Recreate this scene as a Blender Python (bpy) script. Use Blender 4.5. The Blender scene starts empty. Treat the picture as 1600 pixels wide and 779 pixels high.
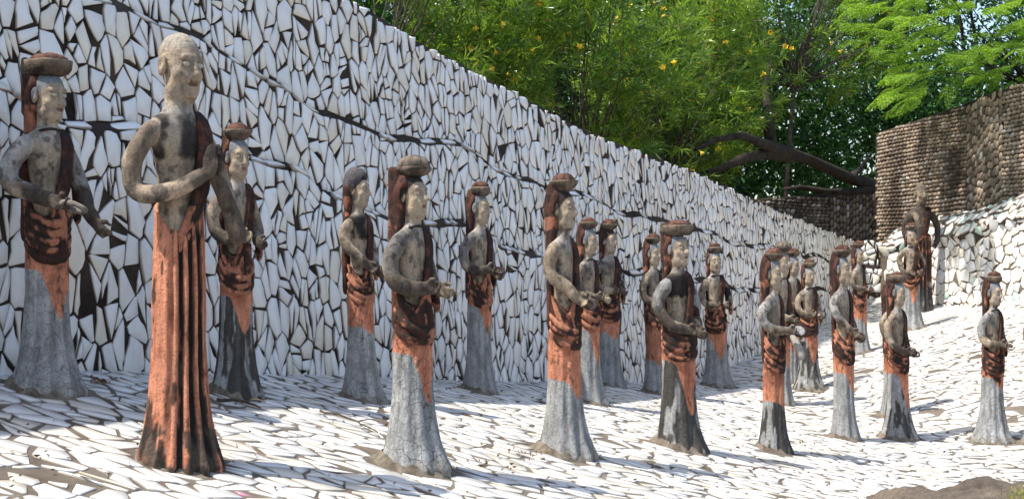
import bpy, math, random
import numpy as np
from mathutils import Vector, Matrix
random.seed(7); rng = np.random.default_rng(7)
scene = bpy.context.scene
col = scene.collection
R = math.radians

# ------------------------------------------------------------------ camera
FPX, HOR, EYE = 2200.0, 430.0, 1.6
PITCH = math.atan((HOR - 389.5) / FPX)
cam_d = bpy.data.cameras.new('camera'); cam = bpy.data.objects.new('camera', cam_d); col.objects.link(cam)
cam_d.sensor_width = 36; cam_d.lens = 36 * FPX / 1600; cam_d.clip_end = 3000; cam_d.clip_start = 0.05
cam.location = (0, 0, EYE); cam.rotation_euler = (R(90) + PITCH, 0, 0)
scene.camera = cam

# ------------------------------------------------------------------ world, sun, exposure
SUN_AZ, SUN_EL = -111.0, 60.0           # azimuth from +Y towards +X, elevation
world = bpy.data.worlds.new("World"); scene.world = world; world.use_nodes = True
wn = world.node_tree.nodes; wl = world.node_tree.links; wn.clear()
sky = wn.new('ShaderNodeTexSky'); sky.sky_type = 'NISHITA'; sky.sun_disc = False
sky.sun_elevation = R(SUN_EL); sky.sun_rotation = R(SUN_AZ % 360); sky.air_density = 1.1; sky.dust_density = 1.6; sky.ozone_density = 1.0
bg = wn.new('ShaderNodeBackground'); bg.inputs['Strength'].default_value = 0.15
wo = wn.new('ShaderNodeOutputWorld'); wl.new(sky.outputs[0], bg.inputs[0]); wl.new(bg.outputs[0], wo.inputs[0])
a, e = R(SUN_AZ), R(SUN_EL)
SUN = np.array([math.sin(a) * math.cos(e), math.cos(a) * math.cos(e), math.sin(e)])
sd = bpy.data.lights.new('sun', 'SUN'); sd.energy = 4.2; sd.angle = R(0.53); sd.color = (1.0, 0.95, 0.87)
so = bpy.data.objects.new('sun', sd); col.objects.link(so)
so.rotation_euler = Vector(SUN).to_track_quat('Z', 'Y').to_euler(); so.location = (-6, 3, 12)
scene.view_settings.view_transform = 'Standard'; scene.view_settings.look = 'None'
scene.view_settings.exposure = 0.78; scene.view_settings.gamma = 1
try:
    scene.cycles.max_bounces = 8; scene.cycles.diffuse_bounces = 4; scene.cycles.transparent_max_bounces = 8
except Exception: pass

# ------------------------------------------------------------------ helpers
def tag(o, label=None, cat=None, group=None, kind=None):
    if label: o['label'] = label
    if cat: o['category'] = cat
    if group: o['group'] = group
    if kind: o['kind'] = kind
    return o
def empty(name, loc=(0, 0, 0), rz=0.0, s=1.0):
    o = bpy.data.objects.new(name, None); col.objects.link(o); o.location = loc; o.rotation_euler = (0, 0, rz); o.scale = (s, s, s)
    o.empty_display_size = 0.05
    return o
def mesh_np(name, V, F, mat=None, parent=None, colr=None, smooth=False, loc=None):
    """V (n,3); F list of index lists or an (m,k) array; colr (n,3) point colours"""
    me = bpy.data.meshes.new(name)
    V = np.asarray(V, dtype=np.float32)
    if isinstance(F, np.ndarray):
        m, k = F.shape; flat = F.reshape(-1).astype(np.int32); starts = np.arange(m, dtype=np.int32) * k
    else:
        ln = np.array([len(f) for f in F], dtype=np.int32); m = len(F)
        flat = np.array([i for f in F for i in f], dtype=np.int32); starts = np.concatenate([[0], np.cumsum(ln)[:-1]]).astype(np.int32)
    me.vertices.add(len(V)); me.vertices.foreach_set('co', V.reshape(-1))
    me.loops.add(len(flat)); me.loops.foreach_set('vertex_index', flat)
    me.polygons.add(m); me.polygons.foreach_set('loop_start', starts)
    me.update(calc_edges=True)
    if smooth: me.polygons.foreach_set('use_smooth', np.ones(m, dtype=bool))
    if colr is not None:
        at = me.attributes.new('Col', 'FLOAT_COLOR', 'POINT')
        c4 = np.ones((len(V), 4), dtype=np.float32); c4[:, :3] = colr; at.data.foreach_set('color', c4.reshape(-1))
    if mat: me.materials.append(mat)
    o = bpy.data.objects.new(name, me); col.objects.link(o)
    if parent: o.parent = parent
    if loc is not None: o.location = loc
    return o

# smooth value noise on a 3-D lattice
_NT = np.random.default_rng(3).random((32, 32, 32)).astype(np.float32)
def vnoise(P, s=1.0, off=0.0):
    q = np.asarray(P, dtype=np.float32) * s + off + 100.0
    i = np.floor(q).astype(int); f = q - i; f = f * f * (3 - 2 * f); i &= 31; j = (i + 1) & 31
    x0, y0, z0 = i[..., 0], i[..., 1], i[..., 2]; x1, y1, z1 = j[..., 0], j[..., 1], j[..., 2]
    fx, fy, fz = f[..., 0], f[..., 1], f[..., 2]
    c = lambda a, b, d: _NT[a, b, d]
    a0 = c(x0, y0, z0) * (1 - fx) + c(x1, y0, z0) * fx; a1 = c(x0, y1, z0) * (1 - fx) + c(x1, y1, z0) * fx
    b0 = c(x0, y0, z1) * (1 - fx) + c(x1, y0, z1) * fx; b1 = c(x0, y1, z1) * (1 - fx) + c(x1, y1, z1) * fx
    return (a0 * (1 - fy) + a1 * fy) * (1 - fz) + (b0 * (1 - fy) + b1 * fy) * fz
def fnoise(P, s=1.0, off=0.0, o=3):
    t = 0; w = 0
    for k in range(o):
        t = t + vnoise(P, s * 2 ** k, off + 7.3 * k) * 0.5 ** k; w += 0.5 ** k
    return t / w
def sstep(a, b, x): t = np.clip((x - a) / (b - a), 0, 1); return t * t * (3 - 2 * t)
def mixc(A, B, t): return A + (np.asarray(B) - A) * np.asarray(t)[..., None]

# ------------------------------------------------------------------ materials
def new_mat(name):
    m = bpy.data.materials.new(name); m.use_nodes = True; n = m.node_tree.nodes; l = m.node_tree.links
    return m, n, l, n['Principled BSDF']
def N(n, t, **kw):
    x = n.new(t)
    for k, v in kw.items():
        if k in x.inputs: x.inputs[k].default_value = v
        else: setattr(x, k, v)
    return x
def mixrgb(n, l, blend, fac, a, b):
    x = n.new('ShaderNodeMix'); x.data_type = 'RGBA'; x.blend_type = blend
    for sock, v in ((x.inputs[0], fac), (x.inputs[6], a), (x.inputs[7], b)):
        if hasattr(v, 'is_output'): l.new(v, sock)
        elif isinstance(v, (int, float)): sock.default_value = v
        else: sock.default_value = (*v, 1)
    return x.outputs[2]
def ramp(n, l, src, stops):
    r = n.new('ShaderNodeValToRGB'); l.new(src, r.inputs[0]); els = r.color_ramp.elements
    while len(els) < len(stops): els.new(0.5)
    for el, (p, c) in zip(els, stops):
        el.position = p; el.color = (c, c, c, 1) if isinstance(c, (int, float)) else (*c, 1)
    return r.outputs[0]
def bump(n, l, h, strength, dist, normal=None):
    b = n.new('ShaderNodeBump'); b.inputs['Strength'].default_value = strength; b.inputs['Distance'].default_value = dist
    l.new(h, b.inputs['Height'])
    if normal: l.new(normal, b.inputs['Normal'])
    return b.outputs[0]
def coords(n): return n.new('ShaderNodeTexCoord').outputs['Object']
def noise(n, l, co, scale, detail=6, rough=0.6):
    x = N(n, 'ShaderNodeTexNoise', Scale=scale, Detail=detail, Roughness=rough); l.new(co, x.inputs['Vector']); return x.outputs[0]
def colattr(n): x = n.new('ShaderNodeAttribute'); x.attribute_name = 'Col'; return x

def plaster(name, cracks=0.0, bumpy=0.6):
    m, n, l, b = new_mat(name); co = coords(n); ca = colattr(n)
    n1 = noise(n, l, co, 9, 8, 0.65); n2 = noise(n, l, co, 70, 5, 0.7); n3 = noise(n, l, co, 26, 6, 0.7)
    c = mixrgb(n, l, 'MULTIPLY', 1.0, ca.outputs['Color'], ramp(n, l, n1, [(0.3, 0.82), (0.7, 1.14)]))
    c = mixrgb(n, l, 'MULTIPLY', 1.0, c, ramp(n, l, n2, [(0.3, 0.80), (0.62, 1.08)]))
    c = mixrgb(n, l, 'MIX', ramp(n, l, n3, [(0.58, 0.0), (0.74, 0.42)]), c, (0.05, 0.042, 0.036))
    n4 = noise(n, l, co, 150, 4, 0.8); c = mixrgb(n, l, 'MULTIPLY', 1.0, c, ramp(n, l, n4, [(0.30, 0.55), (0.52, 1.06)]))
    mpz = n.new('ShaderNodeMapping'); mpz.inputs['Scale'].default_value = (1, 1, 0.18); l.new(co, mpz.inputs[0]); n5 = noise(n, l, mpz.outputs[0], 34, 5, 0.7)
    c = mixrgb(n, l, 'MULTIPLY', 1.0, c, ramp(n, l, n5, [(0.36, 0.62), (0.52, 1.04)]))
    nb = bump(n, l, n4, 0.5, 0.004); nb = bump(n, l, n2, bumpy, 0.007, nb); nb = bump(n, l, n3, bumpy, 0.010, nb)
    if cracks:
        mp = n.new('ShaderNodeMapping'); mp.inputs['Scale'].default_value = (1, 1, 0.75); 
        wob = n.new('ShaderNodeVectorMath'); wob.operation = 'MULTIPLY_ADD'
        nn = N(n, 'ShaderNodeTexNoise', Scale=9.0, Detail=3.0); l.new(co, nn.inputs['Vector']); l.new(nn.outputs['Color'], wob.inputs[0])
        wob.inputs[1].default_value = (0.07, 0.07, 0.05); l.new(co, wob.inputs[2]); l.new(wob.outputs[0], mp.inputs[0])
        v = N(n, 'ShaderNodeTexVoronoi', Scale=25.0, feature='DISTANCE_TO_EDGE', Randomness=0.8); l.new(mp.outputs[0], v.inputs['Vector'])
        ck = ramp(n, l, v.outputs['Distance'], [(0.0, 0.0), (0.026, 1.0)])
        msk = ramp(n, l, n1, [(0.42, 0.75), (0.62, 0.0 if cracks >= 1 else 1.0 - cracks)])
        ckm = mixrgb(n, l, 'MIX', 1.0, msk, ck); mx = mixrgb(n, l, 'LIGHTEN', 1.0, msk, ck)
        c = mixrgb(n, l, 'MULTIPLY', 0.72, c, mx); nb = bump(n, l, mx, 0.8, 0.004, nb)
    l.new(c, b.inputs['Base Color']); b.inputs['Roughness'].default_value = 0.9; l.new(nb, b.inputs['Normal'])
    b.inputs['Specular IOR Level'].default_value = 0.25
    return m
M_plaster = plaster('weathered painted cement'); M_crack = plaster('cracked painted cement', 1.0)
M_fewcrack = plaster('lightly cracked cement', 0.6)

def ceramic():
    m, n, l, b = new_mat('broken white ceramic'); co = coords(n); ca = colattr(n)
    n1 = noise(n, l, co, 5, 6, 0.7); n2 = noise(n, l, co, 38, 5, 0.75)
    c = mixrgb(n, l, 'MULTIPLY', 1.0, ca.outputs['Color'], ramp(n, l, n1, [(0.3, (0.90, 0.885, 0.86)), (0.6, (1, 1, 1))]))
    c = mixrgb(n, l, 'MIX', ramp(n, l, n2, [(0.63, 0.0), (0.76, 0.45)]), c, (0.30, 0.25, 0.19))
    l.new(c, b.inputs['Base Color']); b.inputs['Roughness'].default_value = 0.22; b.inputs['Specular IOR Level'].default_value = 0.45
    l.new(bump(n, l, noise(n, l, co, 14, 2), 0.12, 0.01), b.inputs['Normal'])
    return m
M_ceramic = ceramic()
def simple(name, c1, c2, scale, rough=0.9, bs=0.6, bd=0.01, stops=(0.35, 0.65)):
    m, n, l, b = new_mat(name); co = coords(n); n1 = noise(n, l, co, scale, 8, 0.65); n2 = noise(n, l, co, scale * 7, 5, 0.7)
    c = ramp(n, l, n1, [(stops[0], c1), (stops[1], c2)]); c = mixrgb(n, l, 'MULTIPLY', 1, c, ramp(n, l, n2, [(0.3, 0.75), (0.65, 1.1)]))
    l.new(c, b.inputs['Base Color']); b.inputs['Roughness'].default_value = rough; l.new(bump(n, l, n2, bs, bd), b.inputs['Normal'])
    b.inputs['Specular IOR Level'].default_value = 0.2
    return m
M_floorbed = simple('brown grey cement bed', (0.08, 0.062, 0.046), (0.20, 0.165, 0.13), 2.2)
M_wallbed = simple('dark stained wall mortar', (0.018, 0.013, 0.011), (0.075, 0.055, 0.042), 3.0)
M_soil = simple('dry garden soil', (0.10, 0.075, 0.05), (0.22, 0.17, 0.12), 0.8, bd=0.03)
M_bark = simple('dark bark', (0.018, 0.014, 0.011), (0.055, 0.043, 0.033), 9, bd=0.02)
M_palebark = simple('grey brown twig bark', (0.045, 0.035, 0.028), (0.13, 0.105, 0.08), 9)
def pebble_mat():
    m, n, l, b = new_mat('river pebble'); co = coords(n); ca = colattr(n); n2 = noise(n, l, co, 60, 4, 0.7)
    n1 = N(n, 'ShaderNodeTexNoise', Scale=1.4, Detail=4.0); mp = n.new('ShaderNodeMapping'); mp.inputs['Scale'].default_value = (1, 1, 0.22)
    l.new(co, mp.inputs[0]); l.new(mp.outputs[0], n1.inputs['Vector'])
    c = mixrgb(n, l, 'MULTIPLY', 1, ca.outputs['Color'], ramp(n, l, n2, [(0.3, 0.7), (0.65, 1.1)]))
    c = mixrgb(n, l, 'MULTIPLY', 1, c, ramp(n, l, n1.outputs[0], [(0.36, (0.25, 0.22, 0.20)), (0.50, (1, 1, 1))]))
    l.new(c, b.inputs['Base Color']); b.inputs['Roughness'].default_value = 0.75; return m
M_pebble = pebble_mat()
def earth_mat():
    m, n, l, b = new_mat('packed earth and rock'); co = coords(n); n1 = noise(n, l, co, 4, 8, 0.7); n2 = noise(n, l, co, 30, 6, 0.75)
    c = ramp(n, l, n1, [(0.3, (0.05, 0.038, 0.028)), (0.5, (0.15, 0.115, 0.085)), (0.7, (0.22, 0.175, 0.13))])
    c = mixrgb(n, l, 'MULTIPLY', 1, c, ramp(n, l, n2, [(0.35, 0.55), (0.6, 1.1)]))
    l.new(c, b.inputs['Base Color']); b.inputs['Roughness'].default_value = 0.95
    l.new(bump(n, l, n2, 0.9, 0.02, bump(n, l, n1, 0.8, 0.05)), b.inputs['Normal']); return m
M_earth = earth_mat()
def leaf_mat(name, trans=0.4, rough=0.4):
    m, n, l, b = new_mat(name); ca = colattr(n)
    l.new(ca.outputs['Color'], b.inputs['Base Color']); b.inputs['Roughness'].default_value = rough; b.inputs['Specular IOR Level'].default_value = 0.4
    t = n.new('ShaderNodeBsdfTranslucent'); tc = mixrgb(n, l, 'MULTIPLY', 1, ca.outputs['Color'], (1.75, 1.75, 0.7)); l.new(tc, t.inputs[0])
    mx = n.new('ShaderNodeMixShader'); mx.inputs[0].default_value = trans; l.new(b.outputs[0], mx.inputs[1]); l.new(t.outputs[0], mx.inputs[2])
    l.new(mx.outputs[0], n['Material Output'].inputs[0]); return m
M_leaf = leaf_mat('glossy narrow leaf', 0.45, 0.28); M_feather = leaf_mat('thin feathery leaf', 0.55, 0.5); M_darkleaf = leaf_mat('dark broad leaf', 0.3, 0.35)
def flat(name, c, rough=0.5):
    m, n, l, b = new_mat(name); b.inputs['Base Color'].default_value = (*c, 1); b.inputs['Roughness'].default_value = rough; return m
M_flower = flat('yellow petal', (0.90, 0.60, 0.04)); M_eye = flat('chalky eye white', (0.44, 0.40, 0.32), 0.8); M_pupil = flat('dark painted pupil', (0.03, 0.02, 0.015), 0.5)

# ------------------------------------------------------------------ terrain (thin plate spline through surveyed ground points)
GP = np.array([[-1.517,4.592,1.22],[-1.094,4.684,.99],[-1.111,5.667,1.111],[-.689,6.492,1.017],[-.353,5.029,.905],[-.171,7.267,.983],[.222,5.959,.83],[.45,8.403,.845],[.639,9.391,.893],[.792,6.722,.762],[1.527,10.513,.76],[1.408,7.61,.648],[1.956,10.312,.646],[2.331,11.214,.70],[1.871,7.934,.64],[2.47,9.034,.543],[4.154,14.754,1.1],[3.018,8.899,.543],[-1.854,5.52,1.244],[-1.742,5.726,1.231],[-1.146,6.82,1.167],[-.81,7.436,1.094],[0,8.923,.952],[.748,10.296,.862],[2.253,13.058,.901],[3.914,16.102,1.329],[4.18,16,1.36],[4.489,15.2,1.379],[4.907,13.5,1.465],[2.549,7.765,.529],[2.094,7.439,.49],[-.449,5.502,.997],[3.154,8.864,.45],[-.046,6.331,.917],[1.117,8.236,.721],[.977,5.771,.646],[4.741,14.608,1.2],[-.277,4.48,.899],[-1.414,3.9,.983],[-.963,4.25,.928],[-.334,4.75,.849],[.775,5.7,.699],[1.57,6.3,.604],[2.756,7.6,.515],[3.477,9.6,.80],[3.91,12.3,1.097],[4.204,11.6,1.231]])
def _tps(c, X):
    d = np.hypot(X[:, None, 0] - c[None, :, 0], X[:, None, 1] - c[None, :, 1]); return np.where(d > 0, d * d * np.log(np.maximum(d, 1e-9)), 0)
_n = len(GP); _Q = np.c_[np.ones(_n), GP[:, :2]]
_sol = np.linalg.solve(np.block([[_tps(GP, GP) + 2.0 * np.eye(_n), _Q], [_Q.T, np.zeros((3, 3))]]), np.r_[GP[:, 2], 0, 0, 0])
def ground_z(XY):
    XY = np.atleast_2d(np.asarray(XY, float))[:, :2]; out = np.empty(len(XY))
    for i in range(0, len(XY), 20000):
        q = XY[i:i + 20000]; out[i:i + 20000] = _tps(GP, q).T.T @ _sol[:_n] + np.c_[np.ones(len(q)), q] @ _sol[_n:]
    return out
def proj(P):
    P = np.atleast_2d(P) - np.array([0, 0, EYE]); c, s = math.cos(PITCH), math.sin(PITCH)
    Y = P[:, 1] * c + P[:, 2] * s; Z = -P[:, 1] * s + P[:, 2] * c; Yc = np.where(Y > 0.1, Y, 0.1)
    return np.c_[800 + FPX * P[:, 0] / Yc, 389.5 - FPX * Z / Yc, Y]
def ray(x, y):
    ax, az = (x - 800) / FPX, (389.5 - y) / FPX; c, s = math.cos(PITCH), math.sin(PITCH)
    return np.array([ax, c - az * s, s + az * c])
def at_depth(x, y, d): r = ray(x, y); return r / r[1] * d + np.array([0, 0, EYE])
def on_ground(x, y):
    r = ray(x, y); t = np.arange(2.5, 30, 0.01)[:, None]; q = r * t + np.array([0, 0, EYE])
    z = ground_z(q); k = np.argmax(q[:, 2] < z); return q[k]

# ------------------------------------------------------------------ polygon cells
def clip(poly, nx, ny, c):
    """keep the side nx*x+ny*y <= c"""
    out = []; m = len(poly)
    for i in range(m):
        p = poly[i]; q = poly[(i + 1) % m]; dp = nx * p[0] + ny * p[1] - c; dq = nx * q[0] + ny * q[1] - c
        if dp <= 0: out.append(p)
        if (dp < 0 < dq) or (dq < 0 < dp):
            t = dp / (dp - dq); out.append((p[0] + (q[0] - p[0]) * t, p[1] + (q[1] - p[1]) * t))
    return out
def area(p): return 0.5 * sum(p[i][0] * p[(i + 1) % len(p)][1] - p[(i + 1) % len(p)][0] * p[i][1] for i in range(len(p)))
def voronoi(S, rad):
    """S (n,2) seeds with spacing about rad; returns convex polygons"""
    from collections import defaultdict
    cell = rad * 1.5; g = defaultdict(list)
    for i, (x, y) in enumerate(S): g[(int(x // cell), int(y // cell))].append(i)
    out = []
    for i, (x, y) in enumerate(S):
        gx, gy = int(x // cell), int(y // cell)
        nb = [j for a in (-2, -1, 0, 1, 2) for b in (-2, -1, 0, 1, 2) for j in g.get((gx + a, gy + b), ()) if j != i]
        nb.sort(key=lambda j: (S[j][0] - x) ** 2 + (S[j][1] - y) ** 2)
        w = rad * 1.7; poly = [(x - w, y - w), (x + w, y - w), (x + w, y + w), (x - w, y + w)]
        for j in nb[:16]:
            dx, dy = S[j][0] - x, S[j][1] - y
            poly = clip(poly, dx, dy, (S[j][0] ** 2 + S[j][1] ** 2 - x * x - y * y) / 2)
            if len(poly) < 3: break
        out.append(poly)
    return out
def seeds(u0, u1, v0, v1, su, sv, jit=0.42):
    nu = max(1, int((u1 - u0) / su)); nv = max(1, int((v1 - v0) / sv)); out = []
    for i in range(nu):
        for j in range(nv):
            out.append((u0 + (i + 0.5 + random.uniform(-jit, jit) + 0.5 * (j & 1)) * su, v0 + (j + 0.5 + random.uniform(-jit, jit)) * sv))
    return out
def shard_polys(S, su, sv, ang, split, gap, rnd):
    """irregular shards: anisotropic cells, some broken in two along their length, each edge pulled in by its own gap"""
    ca, sa = math.cos(ang), math.sin(ang)
    T = [((x * ca + y * sa) / su, (-x * sa + y * ca) / sv) for x, y in S]
    res = []
    for poly in voronoi(T, 1.0):
        if len(poly) < 3: continue
        poly = [(p[0] * su, p[1] * sv) for p in poly]; pieces = [poly]
        if random.random() < split:
            cx = sum(p[0] for p in poly) / len(poly); cy = sum(p[1] for p in poly) / len(poly)
            th = random.gauss(0, 0.28) + (math.pi / 2 if su > sv else 0); nx, ny = math.cos(th), math.sin(th)
            if random.random() < 0.2: nx, ny = ny, nx
            c = nx * cx + ny * cy + random.uniform(-0.15, 0.15) * min(su, sv)
            pieces = [clip(poly, nx, ny, c), clip(poly, -nx, -ny, -c)]
        for pc in pieces:
            if len(pc) < 3: continue
            if random.random() < 0.22 and len(pc) > 4:                   # break a corner off
                k = random.randrange(len(pc)); pc = pc[:k] + pc[k + 1:]
            cx = sum(p[0] for p in pc) / len(pc); cy = sum(p[1] for p in pc) / len(pc)
            q = pc
            for i in range(len(pc)):
                ax, ay = pc[i]; bx, by = pc[(i + 1) % len(pc)]; ex, ey = bx - ax, by - ay; L = math.hypot(ex, ey)
                if L < 1e-6: continue
                nx, ny = ey / L, -ex / L
                if nx * (cx - ax) + ny * (cy - ay) > 0: nx, ny = -nx, -ny
                gp = gap * (0.35 + 1.5 * random.random() ** 2.0)
                t = random.gauss(0, rnd); nx, ny = nx * math.cos(t) - ny * math.sin(t), nx * math.sin(t) + ny * math.cos(t)
                mx, my = (ax + bx) / 2, (ay + by) / 2
                q = clip(q, nx, ny, nx * mx + ny * my - gp)
                if len(q) < 3: break
            if len(q) < 3: continue
            r = []
            for p in q:                                                  # drop near-coincident corners
                if not r or math.hypot(p[0] - r[-1][0], p[1] - r[-1][1]) > 0.12 * min(su, sv): r.append(p)
            if len(r) > 2 and math.hypot(r[0][0] - r[-1][0], r[0][1] - r[-1][1]) < 0.12 * min(su, sv): r.pop()
            if len(r) < 3: continue
            A = area(r)
            if abs(A) < 0.025 * su * sv: continue
            if A < 0: r.reverse()
            # a few edges bow outward or are chipped inward, like broken bathroom ware
            s2 = []
            for i in range(len(r)):
                p, q2 = r[i], r[(i + 1) % len(r)]; s2.append(p); L = math.hypot(q2[0] - p[0], q2[1] - p[1])
                if L > 0.45 * min(su, sv) and random.random() < 0.6:
                    k = random.gauss(0.0, 0.055) * L; t = random.uniform(0.35, 0.65); nx, ny = (q2[1] - p[1]) / L, -(q2[0] - p[0]) / L
                    k = min(k, gap * 0.5); s2.append((p[0] + (q2[0] - p[0]) * t + nx * k, p[1] + (q2[1] - p[1]) * t + ny * k))
            r = [(p[0] * ca - p[1] * sa, p[0] * sa + p[1] * ca) for p in s2]
            res.append(r)
    return res
def rigid(fmap, c, U, Hh, e=0.018):
    q = fmap(np.array([c[0], c[0] + e, c[0] - e, c[0], c[0]]), np.array([c[1], c[1], c[1], c[1] + e, c[1] - e]), np.zeros(5))
    o = q.mean(0); du = (q[1] - q[2]) / (2 * e); dv = (q[3] - q[4]) / (2 * e); du /= np.linalg.norm(du); n = np.cross(du, dv); n /= np.linalg.norm(n); dv = np.cross(n, du)
    if not (np.dot(n, fmap(c[:1], c[1:], np.array([.05]))[0] - fmap(c[:1], c[1:], np.array([0.]))[0]) > 0): n = -n
    d = U - c; return o + d[:, :1] * du + d[:, 1:] * (dv if np.dot(dv, q[3] - q[4]) > 0 else -dv) + Hh[:, None] * n
def shard_mesh(poly, fmap, h, cham, tilt, tint, edge, bow=0.004, stiff=False):
    """poly in (u,v); fmap maps arrays u, v, height to points. Returns V, F, C"""
    n = len(poly); P = np.array(poly); c = P.mean(0); inner = c + (P - c) * (1 - cham)
    tx, ty = random.gauss(0, tilt), random.gauss(0, tilt)
    hh = lambda q: h + (q - c) @ np.array([tx, ty])
    U = np.concatenate([P, P, inner, c[None]]); Hh = np.concatenate([np.full(n, -0.004), hh(P) - 0.003, hh(inner), [h + bow]])
    Hh[n:] = np.maximum(Hh[n:], 0.002)
    V = rigid(fmap, c, U, Hh) if stiff else fmap(U[:, 0], U[:, 1], Hh)
    F = []
    for i in range(n):
        j = (i + 1) % n
        F.append([i, j, n + j, n + i]); F.append([n + i, n + j, 2 * n + j, 2 * n + i]); F.append([2 * n + i, 2 * n + j, 3 * n])
    C = np.empty((3 * n + 1, 3)); C[:n] = edge; C[n:2 * n] = np.asarray(edge) * 0.5 + np.asarray(tint) * 0.5; C[2 * n:] = tint
    return V, F, C
def join(parts):
    Vs, Fs, Cs, o = [], [], [], 0
    for V, F, C in parts:
        Vs.append(V); Cs.append(C); Fs += [[i + o for i in f] for f in F]; o += len(V)
    return np.concatenate(Vs), Fs, np.concatenate(Cs)
def place_pieces(pieces, owner, name, mass_name, mat, smooth=False, limit=300):
    """the pieces that show largest become parts one by one, the rest one part of kind stuff"""
    sc = []
    for k, (V, F, C) in enumerate(pieces):
        q = proj(V); c = q.mean(0)
        vis = -5 < c[0] < 1605 and -5 < c[1] < 784 and c[2] > 0.5
        sz = (q[:, 0].max() - q[:, 0].min()) * (q[:, 1].max() - q[:, 1].min())
        sc.append((-(sz if vis else 0), k))
    sc.sort(); near = [k for s, k in sc[:limit] if s < 0]; rest = [k for s, k in sc if k not in set(near)]
    for k in near:
        V, F, C = pieces[k]; c = V.mean(0); mesh_np(name, V - c, F, mat, owner, C, smooth, loc=c)
    if rest:
        o = mesh_np(mass_name, *[x for x in join([pieces[k] for k in rest])][:2], mat, owner, None, smooth)
        V, F, C = join([pieces[k] for k in rest]); me = o.data
        at = me.attributes.new('Col', 'FLOAT_COLOR', 'POINT'); c4 = np.ones((len(V), 4), dtype=np.float32); c4[:, :3] = C; at.data.foreach_set('color', c4.reshape(-1))
        o['kind'] = 'stuff'
def white_tint(warm=0.0):
    g = random.uniform(0.76, 0.87); w = random.random()
    if w < 0.16 + warm * 0.3: return (g * 0.97, g * 0.90, g * 0.78)
    if w < 0.16: return (g * 0.92, g * 0.94, g * 0.97)
    return (g, g * 0.985, g * 0.955)
def edge_tint():
    k = random.random(); return (0.30 * (0.6 + 0.6 * k), 0.20 * (0.6 + 0.6 * k), 0.12 * (0.6 + 0.6 * k))

# ------------------------------------------------------------------ ground sheet
def grid_lines():
    c = list(np.arange(-8, 16.01, 0.4)); a = 0.4; x = c[-1]; hi = []
    while x < 900: a *= 1.35; x += a; hi.append(x)
    a = 0.4; x = c[0]; lo = []
    while x > -900: a *= 1.35; x -= a; lo.append(x)
    return np.array(lo[::-1] + c + hi)
gx = grid_lines(); X, Y = np.meshgrid(gx, gx + 4, indexing='ij'); xy = np.c_[X.ravel(), Y.ravel()]
cl = np.c_[np.clip(xy[:, 0], -4, 7), np.clip(xy[:, 1], 2, 18)]
dd = np.hypot(xy[:, 0] - cl[:, 0], xy[:, 1] - cl[:, 1]); z = ground_z(cl) - 0.10; tt = sstep(0, 8, dd); z = z * (1 - tt) + 0.85 * tt
z += (fnoise(np.c_[xy, 0 * z], 0.7) - 0.5) * 0.06
ni = len(gx); I = np.arange(ni * ni).reshape(ni, ni)
F = np.stack([I[:-1, :-1], I[1:, :-1], I[1:, 1:], I[:-1, 1:]], -1).reshape(-1, 4)
tag(mesh_np('ground', np.c_[xy, z], F, M_soil, smooth=True), kind='structure')

# plan lines of the walls
LW = np.array([[-3.30, 2.857], [3.91, 16.10], [4.22, 16.02]])
RW = np.array([[4.22, 16.02], [4.52, 15.2], [4.91, 13.5], [5.32, 11.6], [5.6, 9.8]])
def plan(poly):
    seg = np.diff(poly, axis=0); L = np.hypot(*seg.T); S = np.r_[0, np.cumsum(L)]
    def f(u):
        u = np.asarray(u, float); k = np.clip(np.searchsorted(S, u, 'right') - 1, 0, len(L) - 1); t = (u - S[k]) / L[k]
        p = poly[k] + seg[k] * t[..., None]; d = seg[k] / L[k][..., None]; return p, np.stack([d[..., 1], -d[..., 0]], -1)
    return f, S
LWf, LWS = plan(LW); RWf, RWS = plan(RW)
U0 = math.hypot(-1.85 + 3.30, 5.52 - 2.857)       # chainage of the survey origin on the long wall

# ------------------------------------------------------------------ mosaic slope (floor)
bed = empty('mosaic_floor'); tag(bed, kind='structure')
fx = np.arange(-3.4, 6.6, 0.07); fy = np.arange(2.4, 17.2, 0.07); X, Y = np.meshgrid(fx, fy, indexing='ij'); xy = np.c_[X.ravel(), Y.ravel()]
def floor_z(xy): xy = np.atleast_2d(xy); return ground_z(xy) + (fnoise(np.c_[xy, 0 * xy[:, 0]], 1.3) - 0.5) * 0.035
z = floor_z(xy); I = np.arange(len(xy)).reshape(len(fx), len(fy))
cxy = xy.reshape(len(fx), len(fy), 2); cm = (cxy[:-1, :-1] + cxy[1:, 1:]) / 2
def right_of_left(p): return (p[..., 0] + 1.85) * 0.878 - (p[..., 1] - 5.52) * 0.478
keep = (right_of_left(cm) > -0.12) & (cm[..., 1] < 16.2)
F = np.stack([I[:-1, :-1], I[1:, :-1], I[1:, 1:], I[:-1, 1:]], -1)[keep].reshape(-1, 4)
mesh_np('cement_bed', np.c_[xy, z + (fnoise(np.c_[xy, 0 * z], 9) - 0.5) * 0.006], F, M_floorbed, bed, smooth=True)

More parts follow.
